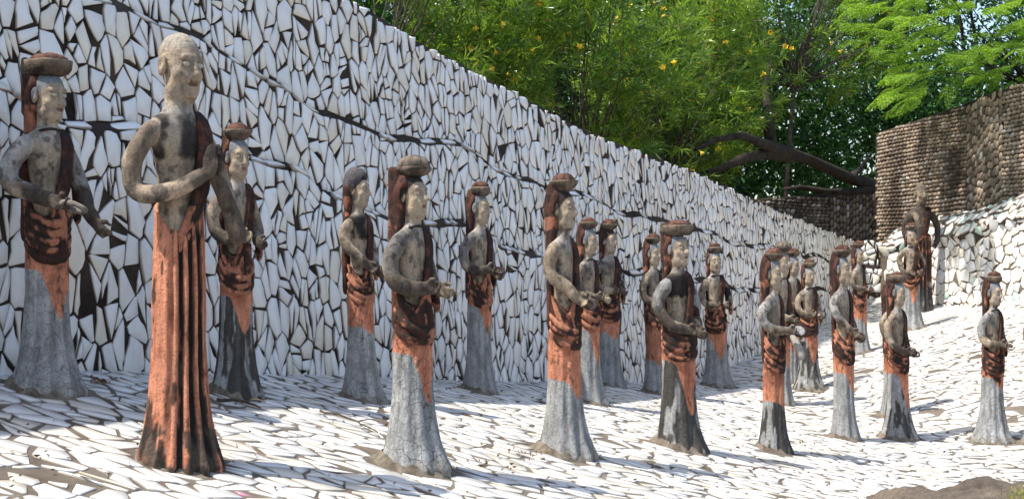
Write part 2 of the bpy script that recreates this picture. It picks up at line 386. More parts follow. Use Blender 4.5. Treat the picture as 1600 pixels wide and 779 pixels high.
# figure list: centre of base (px,py), top py, facing, pose, base half-width, kind of headload ...
FIG = [
 dict(k='S1', p=(73, 608, 85), yaw=-28, pose='reach', bw=.112, pot='slab', zo=.33, sl=.10, res=1.45, stain=.35, crack=2, c_pot=(.12,.085,.06), dk=.25, vk=.2,
      label='flat basket bearer at the far left reaching a long forearm towards the bald figure'),
 dict(k='S2', p=(278, 722, 55), yaw=-30, pose='namaste', bw=.090, pot=None, bald=1, zo=-1, sl=0, res=1.6, stain=1.4, crack=0, male=1,
      label='tallest figure, a bald man with pressed palms and a long orange pleated skirt'),
 dict(k='S3', p=(368, 617, 193), yaw=-38, pose='hold', bw=.10, pot='bowl', zo=.34, sl=.10, res=1.2, stain=.3, crack=0, blackskirt=.7, dk=.35,
      label='bowl bearer half hidden behind the bald man, its grey skirt blackened at the right'),
 dict(k='S4', p=(566, 624, 262), yaw=-26, pose='diag', bw=.098, pot=None, cap=1, zo=.30, sl=.02, res=1.1, stain=1.6, crack=1, dk=.2,
      label='figure in a rounded dark head scarf with nothing carried on its head'),
 dict(k='S5', p=(645, 728, 245), yaw=-27, pose='hold', bw=.115, pot='dome', zo=.335, sl=.11, res=1.5, stain=.3, crack=1, dk=.75, veil=1,
      label='large figure with a broad red brown veil and a cracked grey skirt, centre left front'),
 dict(k='S6', p=(748, 612, 284), yaw=-30, pose='hold', bw=.086, pot='flatpot', zo=.38, sl=.09, res=1.1, stain=.45, crack=0, dk=.3, ring=1,
      label='slender figure holding a dark loop, standing clear against the wall left of centre'),
 dict(k='S7', p=(882, 709, 272), yaw=-24, pose='diag', bw=.104, pot='bowl', zo=.255, sl=.05, res=1.35, stain=.35, crack=0, dk=.45, ring=2,
      label='tall bowl bearer in the middle with pale shoulder and a smooth grey skirt hem'),
 dict(k='S8', p=(920, 630, 340), yaw=-30, pose='hold', bw=.10, pot='bowl', zo=.36, sl=.14, res=.7, stain=.4, crack=0, dk=.15,
      label='bowl bearer partly hidden directly behind the tall middle figure'),
 dict(k='S9', p=(952, 593, 343), yaw=-52, pose='hold', bw=.10, pot='bowl', zo=.32, sl=.03, res=.7, stain=.35, crack=0, dk=.3, darkarm=1,
      label='small bowl bearer close to the wall, second behind the tall middle figure'),
 dict(k='S11', p=(1024, 615, 365), yaw=-34, pose='hold', bw=.085, pot='bowl', zo=.20, sl=.03, res=.7, stain=.5, crack=0, dk=.35, browns=1,
      label='figure almost hidden behind the dark chested figure, only its veil and left side showing'),
 dict(k='S10', p=(1061, 702, 345), yaw=-44, pose='low', bw=.118, pot='slab', zo=.345, sl=.16, res=1.35, stain=1.7, crack=0, blackskirt=.9, dk=.7,
      label='stout figure with a dark stained chest, a rimmed basket and a blackened pleated skirt'),
 dict(k='S12', p=(1121, 603, 380), yaw=-70, pose='hold', bw=.118, pot='flatpot', zo=.31, sl=.10, res=.7, stain=.4, crack=0, dk=.5, darkarm=1,
      label='full faced figure against the wall just right of the dark chested figure'),
 dict(k='S14', p=(1219, 631, 378), yaw=-34, pose='low', bw=.085, pot='dome', zo=.36, sl=.12, res=.7, stain=.4, crack=0, dk=.1,
      label='tall figure with pale domed headload directly behind the figure holding a tray'),
 dict(k='S15', p=(1238, 597, 388), yaw=-45, pose='hold', bw=.075, pot='bowl', zo=.25, sl=.05, res=.6, stain=.7, crack=0, dk=.3,
      label='rearmost figure of the cluster of four, only its dark headload and shoulder showing'),
 dict(k='S13', p=(1208, 703, 388), yaw=-28, pose='tray', bw=.085, pot='bowl', zo=.24, sl=.02, res=1.05, stain=.5, crack=0, dk=.6, blackskirt=.6, browntop=1,
      label='front figure of the cluster of four, holding out a brown rimmed tray and a club'),
 dict(k='S16', p=(1264, 606, 405), yaw=-60, pose='hold', bw=.13, pot='flatpot', zo=.36, sl=.14, res=.7, stain=.3, crack=0, dk=.5, blackskirt=.35, ring=1,
      label='wide skirted figure facing the viewer at the right of the cluster of four'),
 dict(k='S17', p=(1319, 685, 383), yaw=-33, pose='diag', bw=.076, pot='bowl', zo=.32, sl=.07, res=1.05, stain=.3, crack=0, dk=.4, ring=1,
      label='slim figure with a narrow grey skirt right of the cluster, loop in hand'),
 dict(k='S18', p=(1346, 552, 376), yaw=-38, pose='hold', bw=.09, pot='bowl', zo=.30, sl=.04, res=.6, stain=.8, crack=0, dk=.5, ring=1, darkarm=1,
      label='figure hidden behind the slim figure, its dark arm and loop sticking out'),
 dict(k='S20', p=(1394, 646, 437), yaw=-40, pose='hold', bw=.10, pot='bowl', zo=.3, sl=.05, res=.6, stain=.4, crack=0, dk=.4,
      label='figure right behind the figure with the hooded veil, only its shoulder and hem showing'),
 dict(k='S19', p=(1403, 683, 425), yaw=-38, pose='low', bw=.115, pot='slab', zo=.345, sl=.14, res=1.05, stain=.25, crack=0, dk=.45, ring=1, darkarm=1, blackskirt=.25,
      label='figure under a hooded veil with a wide fluted skirt, second in front from the right'),
 dict(k='S22', p=(1440, 472, 288), yaw=-84, pose='akimbo', bw=.085, pot=None, bald=1, zo=.22, sl=.05, res=.8, stain=2.6, crack=0, male=1, dark=1,
      label='dark brown bald figure with arms akimbo standing before the sunlit wall'),
 dict(k='S21', p=(1425, 513, 348), yaw=-80, pose='low', bw=.13, pot='flatpot', zo=.42, sl=.16, res=.8, stain=.1, crack=0, dk=.5, browntop=1,
      label='pale chested figure facing the viewer just in front of the dark bald figure'),
 dict(k='S23', p=(1549, 687, 425), yaw=-48, pose='hold', bw=.122, pot='flatpot', zo=.36, sl=.05, res=1.0, stain=.8, crack=1, dk=.6, ring=3, flakes=1,
      label='figure on its own at the right front holding a pale ring'),
 dict(k='S24', p=(1622, 690, 430), yaw=-48, pose='hold', bw=.10, pot='bowl', zo=.3, sl=.05, res=.7, stain=.4, crack=0, dk=.4,
      label='figure cut off by the right edge of the picture, only its elbow in view'),
]
for f in FIG:
    x, y, t = f['p']; b = on_ground(x, y)
    while (b[0] + 1.85) * 0.878 - (b[1] - 5.52) * 0.478 < 0.30: y += 1; b = on_ground(x, y)
    while b[0] > np.interp(b[1], RW[::-1, 1], RW[::-1, 0]) - .28 and b[1] > 14: y += .5; b = on_ground(x, y)
    f['pos'] = b; f['H'] = (y - t) / FPX * b[1] * 1.005
WB = {'S1': 0.93, 'S2': 0.9, 'S3': 0.82, 'S4': 0.8, 'S5': 0.86, 'S6': 0.84, 'S7': 0.79, 'S8': 0.8, 'S9': 0.84, 'S10': 0.9, 'S11': 0.8, 'S12': 0.88, 'S13': 0.78, 'S14': 0.82, 'S15': 0.78, 'S16': 0.84, 'S17': 0.76, 'S18': 0.78, 'S19': 0.8, 'S20': 0.8, 'S21': 0.92, 'S22': 0.92, 'S23': 0.8, 'S24': 0.85}
WS = {'S1': 0.84, 'S2': 0.76, 'S3': 0.8, 'S4': 0.76, 'S5': 0.88, 'S6': 0.8, 'S7': 0.8, 'S8': 0.82, 'S9': 0.84, 'S10': 1.02, 'S11': 0.8, 'S12': 0.95, 'S13': 0.74, 'S14': 0.78, 'S15': 0.75, 'S16': 0.9, 'S17': 0.74, 'S18': 0.75, 'S19': 0.85, 'S20': 0.8, 'S21': 1.0, 'S22': 0.95, 'S23': 0.86, 'S24': 0.85}
BASES = np.array([[*f['pos'][:2], f['bw'] * f['H']] for f in FIG])

S = []
for (x, y) in seeds(-2.6, 6.0, 2.6, 16.3, 0.125, 0.092):
    if right_of_left(np.array([x, y])) < -0.1: continue
    if y > 8 and random.random() < 0.0: continue
    z = float(1.0); S.append((x, y))
Sg = np.array(S); q = proj(np.c_[Sg, ground_z(Sg)]); rw = np.interp(Sg[:, 1], RW[::-1, 1], RW[::-1, 0])
ok = (q[:, 0] > -330) & (q[:, 0] < 1930) & (Sg[:, 0] < rw + 0.1) & (q[:, 1] < 1000)
polys = shard_polys([tuple(s) for s in Sg[ok]], 0.155, 0.088, R(-12), 0.36, 0.0080, 0.12)
def fmap(u, v, h): xy = np.c_[u, v]; return np.c_[xy, floor_z(xy) + h]
pieces = []
for poly in polys:
    c = np.mean(poly, axis=0)
    if (np.hypot(BASES[:, 0] - c[0], BASES[:, 1] - c[1]) < BASES[:, 2] * 1.12).any(): continue
    if right_of_left(c) < 0.02: continue
    if random.random() < 0.01: continue
    pieces.append(shard_mesh(poly, fmap, random.uniform(0.003, 0.006), 0.05, 0.02, tuple(np.array(white_tint(0.3)) * random.uniform(.68, .90)), (0.22, 0.19, 0.14), 0.0015))
pk = on_ground(352, 768); best = min(range(len(pieces)), key=lambda k: np.hypot(*(pieces[k][0].mean(0)[:2] - pk[:2])))
V, F, C = pieces[best]; V = V.mean(0) * [.42, .42, 0] + V * [.58, .58, 1]; pieces[best] = (V, F, np.full_like(C, 1.0) * np.array([0.42, 0.20, 0.25]))
print('floor shards', len(pieces))
place_pieces(pieces, bed, 'ceramic_shard', 'far_ceramic_shards', M_ceramic)

# ------------------------------------------------------------------ long shard wall on the left
TOPL = np.array([(-3.0, 3.3), (0, 3.22), (1.32, 3.14), (2.05, 3.04), (2.54, 2.96), (3.08, 2.87), (3.78, 2.77), (4.6, 2.64), (5.44, 2.56), (6.97, 2.45), (8.97, 2.24), (10.43, 2.12), (12.05, 1.98), (12.4, 1.97)])
LED_A = np.array([(-3, 3.1), (.22, 2.73), (.87, 2.62), (1.32, 2.51), (1.57, 2.46), (2.17, 2.41), (2.67, 2.37), (3.09, 2.33), (4.31, 2.21), (5.91, 2.04), (8, 1.9), (12.4, 1.7)])
LED_B = np.array([(-3, 2.5), (-.2, 2.26), (.12, 2.2), (.4, 2.19), (.59, 2.16), (1.25, 2.1), (1.52, 2.08), (2.06, 1.97), (3.09, 1.86), (4.13, 1.75), (5.9, 1.62), (8.06, 1.49), (12.4, 1.4)])
LED_C = np.array([(-3, 1.8), (-.2, 1.43), (.3, 1.36), (.9, 1.2), (1.2, 1.0), (12.4, 0.5)])
LEDGES = ((LED_A, 0.050), (LED_B, 0.060)); LH = 0.019
def ledge_z(L, u):
    s_ = np.asarray(u, float) - U0; return np.interp(s_, L[:, 0], L[:, 1]) + (fnoise(np.stack([s_, s_ * 0, s_ * 0], -1), 2.2, 5.0, 4) - 0.5) * 0.17
def left_off(u, z):
    """how far the face stands out: three bands, each stepping forward below a slanting ledge"""
    u = np.asarray(u, float); s_ = u - U0; o = 0.0
    for L, amp in LEDGES:
        o = o + amp * (1 - 0.45 * sstep(4.5, 8.5, s_)) * (1 - np.clip((z - ledge_z(L, u) + LH) / (2 * LH), 0, 1))
    return o + (fnoise(np.stack([s_, z, z * 0], -1), 0.9) - 0.5) * 0.09 + 0.03 * (2.6 - z)
def left_map(u, v, h):
    u = np.asarray(u, float); v = np.asarray(v, float); h = np.broadcast_to(h, u.shape)
    eps = 0.02; o = left_off(u, v); du = (left_off(u + eps, v) - o) / eps; dv = (left_off(u, v + eps) - o) / eps
    p, n = LWf(u); d = np.stack([-n[..., 1], n[..., 0]], -1); ln = np.sqrt(1 + du ** 2 + dv ** 2)
    xy = p + n * (o + h / ln)[..., None] - d * (du * h / ln)[..., None]
    return np.c_[xy, v - dv * h / ln]
def wall_backing(name, mapf, planf, u0, u1, topf, botf, thick, parent, mat, du=0.05, dz=0.03, nz=None):
    U = np.arange(u0, u1 + 1e-6, du); T = topf(U); B = botf(U); nz = nz or int((T - B).max() / dz)
    ts = np.linspace(0, 1, nz + 1); UU = np.repeat(U[:, None], nz + 1, 1); ZZ = B[:, None] + (T - B)[:, None] * ts[None]
    V = mapf(UU.ravel(), ZZ.ravel(), -0.001); nU = len(U); p, n = planf(U)
    back_t = np.c_[p - n * thick, T]; back_b = np.c_[p - n * thick, B]; o = len(V); V = np.concatenate([V, back_t, back_b])
    I = np.arange(nU * (nz + 1)).reshape(nU, nz + 1)
    F = list(np.stack([I[:-1, :-1], I[1:, :-1], I[1:, 1:], I[:-1, 1:]], -1).reshape(-1, 4))
    F = [list(map(int, f)) for f in F]
    for i in range(nU - 1):
        a, b = o + i, o + i + 1; c, d = o + nU + i, o + nU + i + 1
        F.append([int(I[i, -1]), int(I[i + 1, -1]), b, a]); F.append([a, b, d, c])
    F.append([int(k) for k in I[0]] + [o, o + nU]); F.append([int(k) for k in I[-1][::-1]] + [o + 2 * nU - 1, o + nU - 1])
    return mesh_np(name, V, F, mat, parent, smooth=False)
lw = empty('shard_wall', (*LW[0], 0.9)); tag(lw, 'long shaded mosaic wall of upright white ceramic shards receding from the left', 'wall')
def inv(o): return Matrix.Translation(-Vector(o.location))
def reparent_local(owner, before):
    for ob in owner.children:
        if ob.name not in before: ob.location = Vector(ob.location) - Vector(owner.location)
topL = lambda u: np.interp(np.asarray(u) - U0, TOPL[:, 0], TOPL[:, 1]) + (fnoise(np.stack([np.asarray(u), 0 * np.asarray(u), 0 * np.asarray(u)], -1), 5) - .5) * .02
botL = lambda u: ground_z(LWf(np.asarray(u))[0]) - 0.15
wall_backing('mortar_core', left_map, LWf, 0.0, LWS[-1] - 1e-3, lambda u: topL(u) + 0.012, botL, 0.32, lw, M_wallbed)
S = seeds(0.1, LWS[-1] + 0.1, 0.4, 3.7, 0.076, 0.136, 0.45)
S = [s for s in S if random.random() > .05] + [(random.uniform(0, LWS[-1]), random.uniform(.6, 3.5)) for _ in range(int(len(S) * .20))]; S = [s for s in S if botL(s[0]) - 0.05 < s[1] < topL(s[0]) + 0.25]
polys = shard_polys(S, 0.078, 0.138, R(4), 0.36, 0.0046, 0.13)
pieces = []
for poly in polys:
    P = np.array(poly); c = P.mean(0)
    if c[0] < 0.05 or P[:, 0].max() > LWS[-1]: continue
    tp = float(topL(c[0]))
    if P[:, 1].min() > tp - 0.03: continue
    P[:, 1] = np.minimum(P[:, 1], tp + random.uniform(-0.012, 0.02)); bits = [[tuple(x) for x in P]]
    for L, amp in LEDGES:
        z0, z1 = float(ledge_z(L, c[0] - .05)), float(ledge_z(L, c[0] + .05)); m = (z1 - z0) / .1; zc = (z0 + z1) / 2; nb = []
        for pl in bits: nb += [clip(pl, m, -1, m * c[0] - zc - LH - .002), clip(pl, -m, 1, -m * c[0] + zc - LH - .002)]
        bits = [pl for pl in nb if len(pl) > 2 and abs(area(pl)) > .0005]
    for pl in bits:
        P = np.array(pl); c = P.mean(0)
        if P[:, 0].min() < LWS[1] < P[:, 0].max(): P[:, 0] = np.clip(P[:, 0], *((0, LWS[1] - 0.003) if c[0] < LWS[1] else (LWS[1] + 0.003, 99)))
        pieces.append(shard_mesh([tuple(x) for x in P], left_map, random.uniform(0.005, 0.012), 0.06, 0.028, white_tint(0.05), edge_tint(), random.uniform(0.0, 0.005), stiff=True))
for L, amp in LEDGES:                                                # tilted shards that cap each ledge
    u = 0.1
    while u < LWS[1] - 0.3:
        ln = random.uniform(.05, .17); z0, z1 = float(ledge_z(L, u)), float(ledge_z(L, u + ln))
        if z0 > topL(u) - .06 or z0 < botL(u) + .25: u += ln; continue
        q = [(u + .004, z0 - LH * random.uniform(.9, 1.5)), (u + ln - .004, z1 - LH * random.uniform(.9, 1.5)), (u + ln - .004 - random.uniform(0, .03), z1 + LH * random.uniform(.5, 1.2)), (u + .004 + random.uniform(0, .03), z0 + LH * random.uniform(.5, 1.2))]
        if random.random() < .55: pieces.append(shard_mesh(q, left_map, random.uniform(.008, .018), .05, .05, white_tint(0), edge_tint(), .003, stiff=True))
        u += ln
print('left wall shards', len(pieces))
place_pieces(pieces, lw, 'ceramic_shard', 'far_ceramic_shards', M_ceramic)
for ob in lw.children: ob.location = Vector(ob.location) - Vector(lw.location)

# ------------------------------------------------------------------ low sunlit shard wall on the right
rwl = empty('shard_wall', (*RW[0], 1.3)); tag(rwl, 'low sunlit mosaic wall of blocky white shards below the pebble wall on the right', 'wall')
RTOP = [(0, 2.14), (RWS[1], 2.24), (RWS[2], 2.42), (RWS[3], 2.60), (RWS[4], 2.75)]
topR = lambda u: np.interp(u, [a for a, b in RTOP], [b for a, b in RTOP]) + 0.02 * np.sin(np.asarray(u) * 3.1)
botR = lambda u: ground_z(RWf(np.asarray(u))[0]) - 0.15
def right_off(u, z):
    t = np.clip((z - (topR(u) - 0.24)) / 0.24, 0, 1); return (fnoise(np.stack([u, z, 0 * z], -1), 1.3) - 0.5) * 0.08 + 0.04 * (2.3 - z) - 0.20 * t ** 2.2 + 0.035 * np.exp(-((z - topR(u) + 0.26) / 0.05) ** 2)
def mk_map(off, pf):
    def m(u, v, h):
        u = np.asarray(u, float); v = np.asarray(v, float); h = np.broadcast_to(h, u.shape)
        eps = 0.02; o = off(u, v); du = (off(u + eps, v) - o) / eps; dv = (off(u, v + eps) - o) / eps
        p, n = pf(u); d = np.stack([-n[..., 1], n[..., 0]], -1); ln = np.sqrt(1 + du ** 2 + dv ** 2)
        return np.c_[p + n * (o + h / ln)[..., None] - d * (du * h / ln)[..., None], v - dv * h / ln]
    return m
# RW runs towards the camera, so its court side is on the other hand: flip the normal
def flip(pf):
    def f(u): p, n = pf(u); return p, n
    return f
right_map = mk_map(right_off, RWf)
wall_backing('mortar_core', right_map, RWf, 0.0, RWS[-1] - 1e-3, lambda u: topR(u) + 0.005, botR, 0.42, rwl, M_floorbed)
S = seeds(-0.05, RWS[-1], 0.4, 2.9, 0.125, 0.115, 0.40)
S = [s for s in S if botR(s[0]) - 0.05 < s[1] < topR(s[0]) + 0.2]
pieces = []
for poly in shard_polys(S, 0.130, 0.120, R(8), 0.15, 0.0046, 0.12):
    P = np.array(poly); c = P.mean(0); tp = float(topR(c[0]))
    if P[:, 0].min() < 0 or P[:, 0].max() > RWS[-1] or P[:, 1].min() > tp - 0.02: continue
    P[:, 1] = np.minimum(P[:, 1], tp + 0.005)
    if abs(area([tuple(x) for x in P])) < 0.0015: continue
    t = white_tint(0.5)
    if c[1] > tp - 0.2 and random.random() < 0.14: t = (0.50, 0.70, 0.68)
    elif random.random() < 0.03: t = (0.50, 0.66, 0.58)
    elif random.random() < 0.004: t = (0.45, 0.30, 0.22)
    pieces.append(shard_mesh([tuple(x) for x in P], right_map, random.uniform(0.006, 0.014), 0.08, 0.05, t, edge_tint(), 0.002, stiff=True))
print('right wall shards', len(pieces))
place_pieces(pieces, rwl, 'ceramic_shard', 'far_ceramic_shards', M_ceramic)
for ob in rwl.children: ob.location = Vector(ob.location) - Vector(rwl.location)

# ------------------------------------------------------------------ pebble walls
def pebble_geo(c, du, dv, dn, a, b, h, colr):
    """a low dome of stone: rings 6 round, three high"""
    V = []; k = 8
    for (rr, hh) in ((1.0, -0.1), (0.93, 0.42), (0.55, 0.9)):
        for i in range(k):
            t = 2 * math.pi * i / k; ct, st = math.cos(t), math.sin(t)
            ct = math.copysign(abs(ct) ** 0.8, ct); st = math.copysign(abs(st) ** 0.8, st)
            V.append(c + du * (a * rr * ct) + dv * (b * rr * st) + dn * (h * hh))
    V.append(c + dn * h); F = []
    for r_ in range(2):
        for i in range(k): j = (i + 1) % k; F.append([r_ * k + i, r_ * k + j, (r_ + 1) * k + j, (r_ + 1) * k + i])
    for i in range(k): F.append([2 * k + i, 2 * k + (i + 1) % k, 3 * k])
    return np.array(V), F, np.tile(np.asarray(colr), (len(V), 1))
def pebble_wall(poly, tops, zb, label, bands, thick=0.4, long=0.078, high=0.043, tone=1.0):
    pf, S_ = plan(poly); o = empty('pebble_wall', (*poly[0], zb)); tag(o, label, 'wall')
    tf = lambda u: np.interp(u, S_, tops)
    def off(u, z):
        u = np.asarray(u, float); r = (fnoise(np.stack([u, z, 0 * z], -1), 0.8) - 0.5) * 0.06
        for (b0, b1, amp) in bands: r = r + amp * sstep(b0 - 0.03, b0 + 0.03, u) * (1 - sstep(b1 - 0.03, b1 + 0.03, u))
        return r
    mp = mk_map(off, pf); wall_backing('mortar_core', mp, pf, 0, S_[-1] - 1e-3, lambda u: tf(u) + 0.012, lambda u: 0 * u + zb, thick, o, M_wallbed, du=0.08)
    pcs = []
    def put(u, z, ang, a, b):
        p = mp(np.array([u]), np.array([z]), 0.0)[0]; _, n = pf(np.array([u])); n = np.array([*n[0], 0]); d = np.array([-n[1], n[0], 0]); up = np.array([0, 0, 1.])
        du = d * math.cos(ang) + up * math.sin(ang); dv = -d * math.sin(ang) + up * math.cos(ang)
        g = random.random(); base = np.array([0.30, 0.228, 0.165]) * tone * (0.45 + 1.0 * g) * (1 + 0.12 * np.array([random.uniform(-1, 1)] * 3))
        if random.random() < 0.10: base = np.array([0.42, 0.38, 0.33])
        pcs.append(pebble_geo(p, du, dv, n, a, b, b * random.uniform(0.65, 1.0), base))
    inb = lambda u: any(b0 < u < b1 for b0, b1, _ in bands)
    z = zb + 0.02; row = 0
    while z < max(tops):
        hh = high * random.uniform(0.9, 1.1); u = random.uniform(0, long)
        while u < S_[-1] - 0.02:
            L = long * random.uniform(0.7, 1.25); uc = u + L / 2
            if not inb(uc) and z + hh * 0.4 < tf(uc) + 0.01: put(uc, z + 0.012 * math.sin(uc * 2.3 + row * .2) + random.gauss(0, .002), random.gauss(0, 0.10) + 0.1, L * 0.48, hh * 0.50)
            u += L
        z += hh; row += 1
    for b0, b1, _ in bands:
        u = b0 + 0.02
        while u < b1:
            w = 0.05 * random.uniform(0.9, 1.1); z = zb + random.uniform(0, .08)
            while z < tf(u) - .06: L = 0.095 * random.uniform(0.75, 1.2); put(u + w / 2, z + L / 2, R(90) + random.gauss(-0.2, 0.15), L * 0.5, w * 0.47); z += L
            u += w
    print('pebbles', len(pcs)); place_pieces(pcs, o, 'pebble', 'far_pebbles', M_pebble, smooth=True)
    for ob in o.children: ob.location = Vector(ob.location) - Vector(o.location)
PWR = np.array([[4.40, 17.0], [4.84, 15.3], [5.24, 13.6], [5.66, 11.8], [5.95, 10.2]])
pebble_wall(PWR, [3.30, 3.42, 3.56, 3.70, 3.8], 1.8, 'tall sunlit wall faced with brown river pebbles at the upper right', [(1.98, 2.62, 0.018)])
pebble_wall(np.array([[1.5, 16.75], [4.2, 18.30], [5.0, 18.62]]), [2.38, 2.66, 2.80], 1.5, 'darker shaded pebble wall behind the end of the long mosaic wall', [(3.0, 3.9, 0.015)], tone=.55)  # low tone puts tree shade, along with stain, into the pebble colour
# end face of the sunlit pebble wall closes with the mortar core's end

# ------------------------------------------------------------------ earth bank, bottom right
bx = np.linspace(1.0, 3.6, 90); by = np.linspace(3.2, 7.6, 120); X, Y = np.meshgrid(bx, by, indexing='ij')
crest_px = np.array([(1230, 850), (1335, 800), (1362, 776), (1400, 761), (1450, 757), (1480, 750), (1530, 740), (1560, 741), (1600, 743), (1700, 738), (2000, 730)])
pxs = 800 + FPX * X / Y
crest_y = 6.2; cz = -0.005 + EYE - (np.interp(800 + FPX * X / crest_y, crest_px[:, 0], crest_px[:, 1]) - HOR) / FPX * crest_y
dy = Y - (crest_y + 0.10 * np.sin(X * 5) + 0.05 * np.sin(X * 13))
Z = cz - np.where(dy < 0, 0.20 * (-dy) ** 1.1, 3.0 * dy ** 1.3)
nz_ = fnoise(np.stack([X, Y, 0 * X], -1), 3, 2, 5); Z = Z + (nz_ - 0.5) * 0.10 * sstep(0.02, 0.4, np.abs(dy)) + (fnoise(np.stack([X, Y, 0 * X], -1), 14, 2, 4) - 0.5) * 0.05
Z = np.maximum(Z, -0.4); I = np.arange(X.size).reshape(X.shape)
F = np.stack([I[:-1, :-1], I[1:, :-1], I[1:, 1:], I[:-1, 1:]], -1).reshape(-1, 4)
tag(mesh_np('earth_bank', np.stack([X, Y, Z], -1).reshape(-1, 3), F, M_earth, smooth=True), kind='structure')
exec_after = []

# ------------------------------------------------------------------ signed distance modelling of the figures
class SDF:
    def __init__(s, lo, hi, h):
        s.lo = np.array(lo, float); s.h = h; s.n = np.ceil((np.array(hi) - s.lo) / h).astype(int) + 1
        s.D = np.full(s.n, 0.05, dtype=np.float32)
    def _box(s, a, b, m):
        i0 = np.clip(np.floor((np.minimum(a, b) - m - s.lo) / s.h).astype(int), 0, s.n); i1 = np.clip(np.ceil((np.maximum(a, b) + m - s.lo) / s.h).astype(int) + 1, 0, s.n)
        if (i1 <= i0).any(): return None, None
        ax = [(s.lo[k] + np.arange(i0[k], i1[k]) * s.h).astype(np.float32) for k in range(3)]
        return tuple(slice(i0[k], i1[k]) for k in range(3)), np.meshgrid(*ax, indexing='ij', sparse=True)
    def _mix(s, sl, d, k, sub=False):
        D = s.D[sl]
        if sub: d = -d; h = np.maximum(k - np.abs(D - d), 0) / k; s.D[sl] = np.maximum(D, d) + h * h * k / 4
        else: h = np.maximum(k - np.abs(D - d), 0) / k; s.D[sl] = np.minimum(D, d) - h * h * k / 4
    def cap(s, a, b, ra, rb, k=0.012, sub=False):
        a = np.array(a, float); b = np.array(b, float); sl, g = s._box(a, b, max(ra, rb) + k + 2.5 * s.h + 0.01)
        if sl is None: return
        d = b - a; L2 = float(d @ d) + 1e-12; px, py, pz = g[0] - a[0], g[1] - a[1], g[2] - a[2]
        t = np.clip((px * d[0] + py * d[1] + pz * d[2]) / L2, 0, 1)
        dist = np.sqrt((px - t * d[0]) ** 2 + (py - t * d[1]) ** 2 + (pz - t * d[2]) ** 2) - (ra + (rb - ra) * t)
        s._mix(sl, dist, k, sub)
    def ell(s, c, r, k=0.012, sub=False, rot=None):
        c = np.array(c, float); r = np.array(r, float); m = max(r); sl, g = s._box(c, c, m + k + 2.5 * s.h + 0.01)
        if sl is None: return
        p = [g[i] - c[i] for i in range(3)]
        if rot is not None: p = [sum(rot[j][i] * p[j] for j in range(3)) for i in range(3)]
        k0 = np.sqrt(sum((p[i] / r[i]) ** 2 for i in range(3))); k1 = np.sqrt(sum((p[i] / r[i] ** 2) ** 2 for i in range(3))) + 1e-9
        s._mix(sl, k0 * (k0 - 1) / k1, k, sub)
    def box(s, c, hs, rr, k=0.01, sub=False):
        c = np.array(c, float); sl, g = s._box(c, c, max(hs) + rr + k + 2.5 * s.h)
        if sl is None: return
        q = [np.abs(g[i] - c[i]) - (hs[i] - rr) for i in range(3)]
        d = np.sqrt(sum(np.maximum(x, 0) ** 2 for x in q)) + np.minimum(np.maximum(np.maximum(q[0], q[1]), q[2]), 0) - rr
        s._mix(sl, d, k, sub)
    def tube(s, pts, rad, k=0.01, n=6, sub=False):
        pts = np.array(pts, float); rad = np.atleast_1d(rad)
        Q = catmull(pts, n); rr = np.interp(np.linspace(0, 1, len(Q)), np.linspace(0, 1, len(rad)), rad)
        for i in range(len(Q) - 1): s.cap(Q[i], Q[i + 1], rr[i], rr[i + 1], k, sub)
    def roughen(s, amp, sc, off=0):
        near = np.abs(s.D) < amp + 3 * s.h; idx = np.argwhere(near); P = s.lo + idx * s.h
        s.D[near] += ((fnoise(P, sc, off) - 0.5) * 2 * amp).astype(np.float32)
    def mesh(s):
        D = s.D; D[0] = D[-1] = 0.05; D[:, 0] = D[:, -1] = 0.05; D[:, :, 0] = D[:, :, -1] = 0.05
        n = np.array(D.shape) - 1; ins = D < 0
        corner = [(i, j, k) for i in (0, 1) for j in (0, 1) for k in (0, 1)]
        cnt = sum(ins[i:n[0] + i, j:n[1] + j, k:n[2] + k].astype(np.int8) for i, j, k in corner)
        cells = np.argwhere((cnt > 0) & (cnt < 8)); idm = np.full(n, -1, dtype=np.int32); idm[tuple(cells.T)] = np.arange(len(cells))
        acc = np.zeros((len(cells), 3), np.float32); w = np.zeros(len(cells), np.float32)
        for a_ in corner:
            for ax in range(3):
                if a_[ax]: continue
                b_ = list(a_); b_[ax] = 1; A = D[tuple((cells + a_).T)]; B = D[tuple((cells + b_).T)]; m = (A < 0) != (B < 0)
                t = np.where(m, A / np.where(m, A - B, 1), 0); p = np.zeros((len(cells), 3), np.float32) + np.array(a_, np.float32); p[:, ax] += t
                acc += p * m[:, None]; w += m
        V = s.lo + (cells + acc / w[:, None]) * s.h; Fs = []
        for ax in range(3):
            o1, o2 = [(1, 2), (2, 0), (0, 1)][ax]
            A = ins.take(range(0, n[ax]), axis=ax); B = ins.take(range(1, n[ax] + 1), axis=ax); e_ = np.argwhere(A != B)
            e_ = e_[(e_[:, o1] > 0) & (e_[:, o2] > 0) & (e_[:, o1] < n[o1]) & (e_[:, o2] < n[o2])]
            u = np.zeros(3, int); u[o1] = 1; v = np.zeros(3, int); v[o2] = 1
            q = np.stack([idm[tuple((e_ - u - v).T)], idm[tuple((e_ - v).T)], idm[tuple(e_.T)], idm[tuple((e_ - u).T)]], -1)
            f_ = ~A[tuple(e_.T)]; q[f_] = q[f_][:, ::-1]; Fs.append(q)
        F = np.concatenate(Fs); F = F[(F >= 0).all(1)]
        return V, F
def catmull(P, n):
    P = np.concatenate([[2 * P[0] - P[1]], P, [2 * P[-1] - P[-2]]]); out = []
    for i in range(1, len(P) - 2):
        for t in np.linspace(0, 1, n, endpoint=False):
            out.append(0.5 * (2 * P[i] + (P[i + 1] - P[i - 1]) * t + (2 * P[i - 1] - 5 * P[i] + 4 * P[i + 1] - P[i + 2]) * t * t + (3 * P[i] - P[i - 1] - 3 * P[i + 1] + P[i + 2]) * t ** 3))
    out.append(P[-2]); return np.array(out)

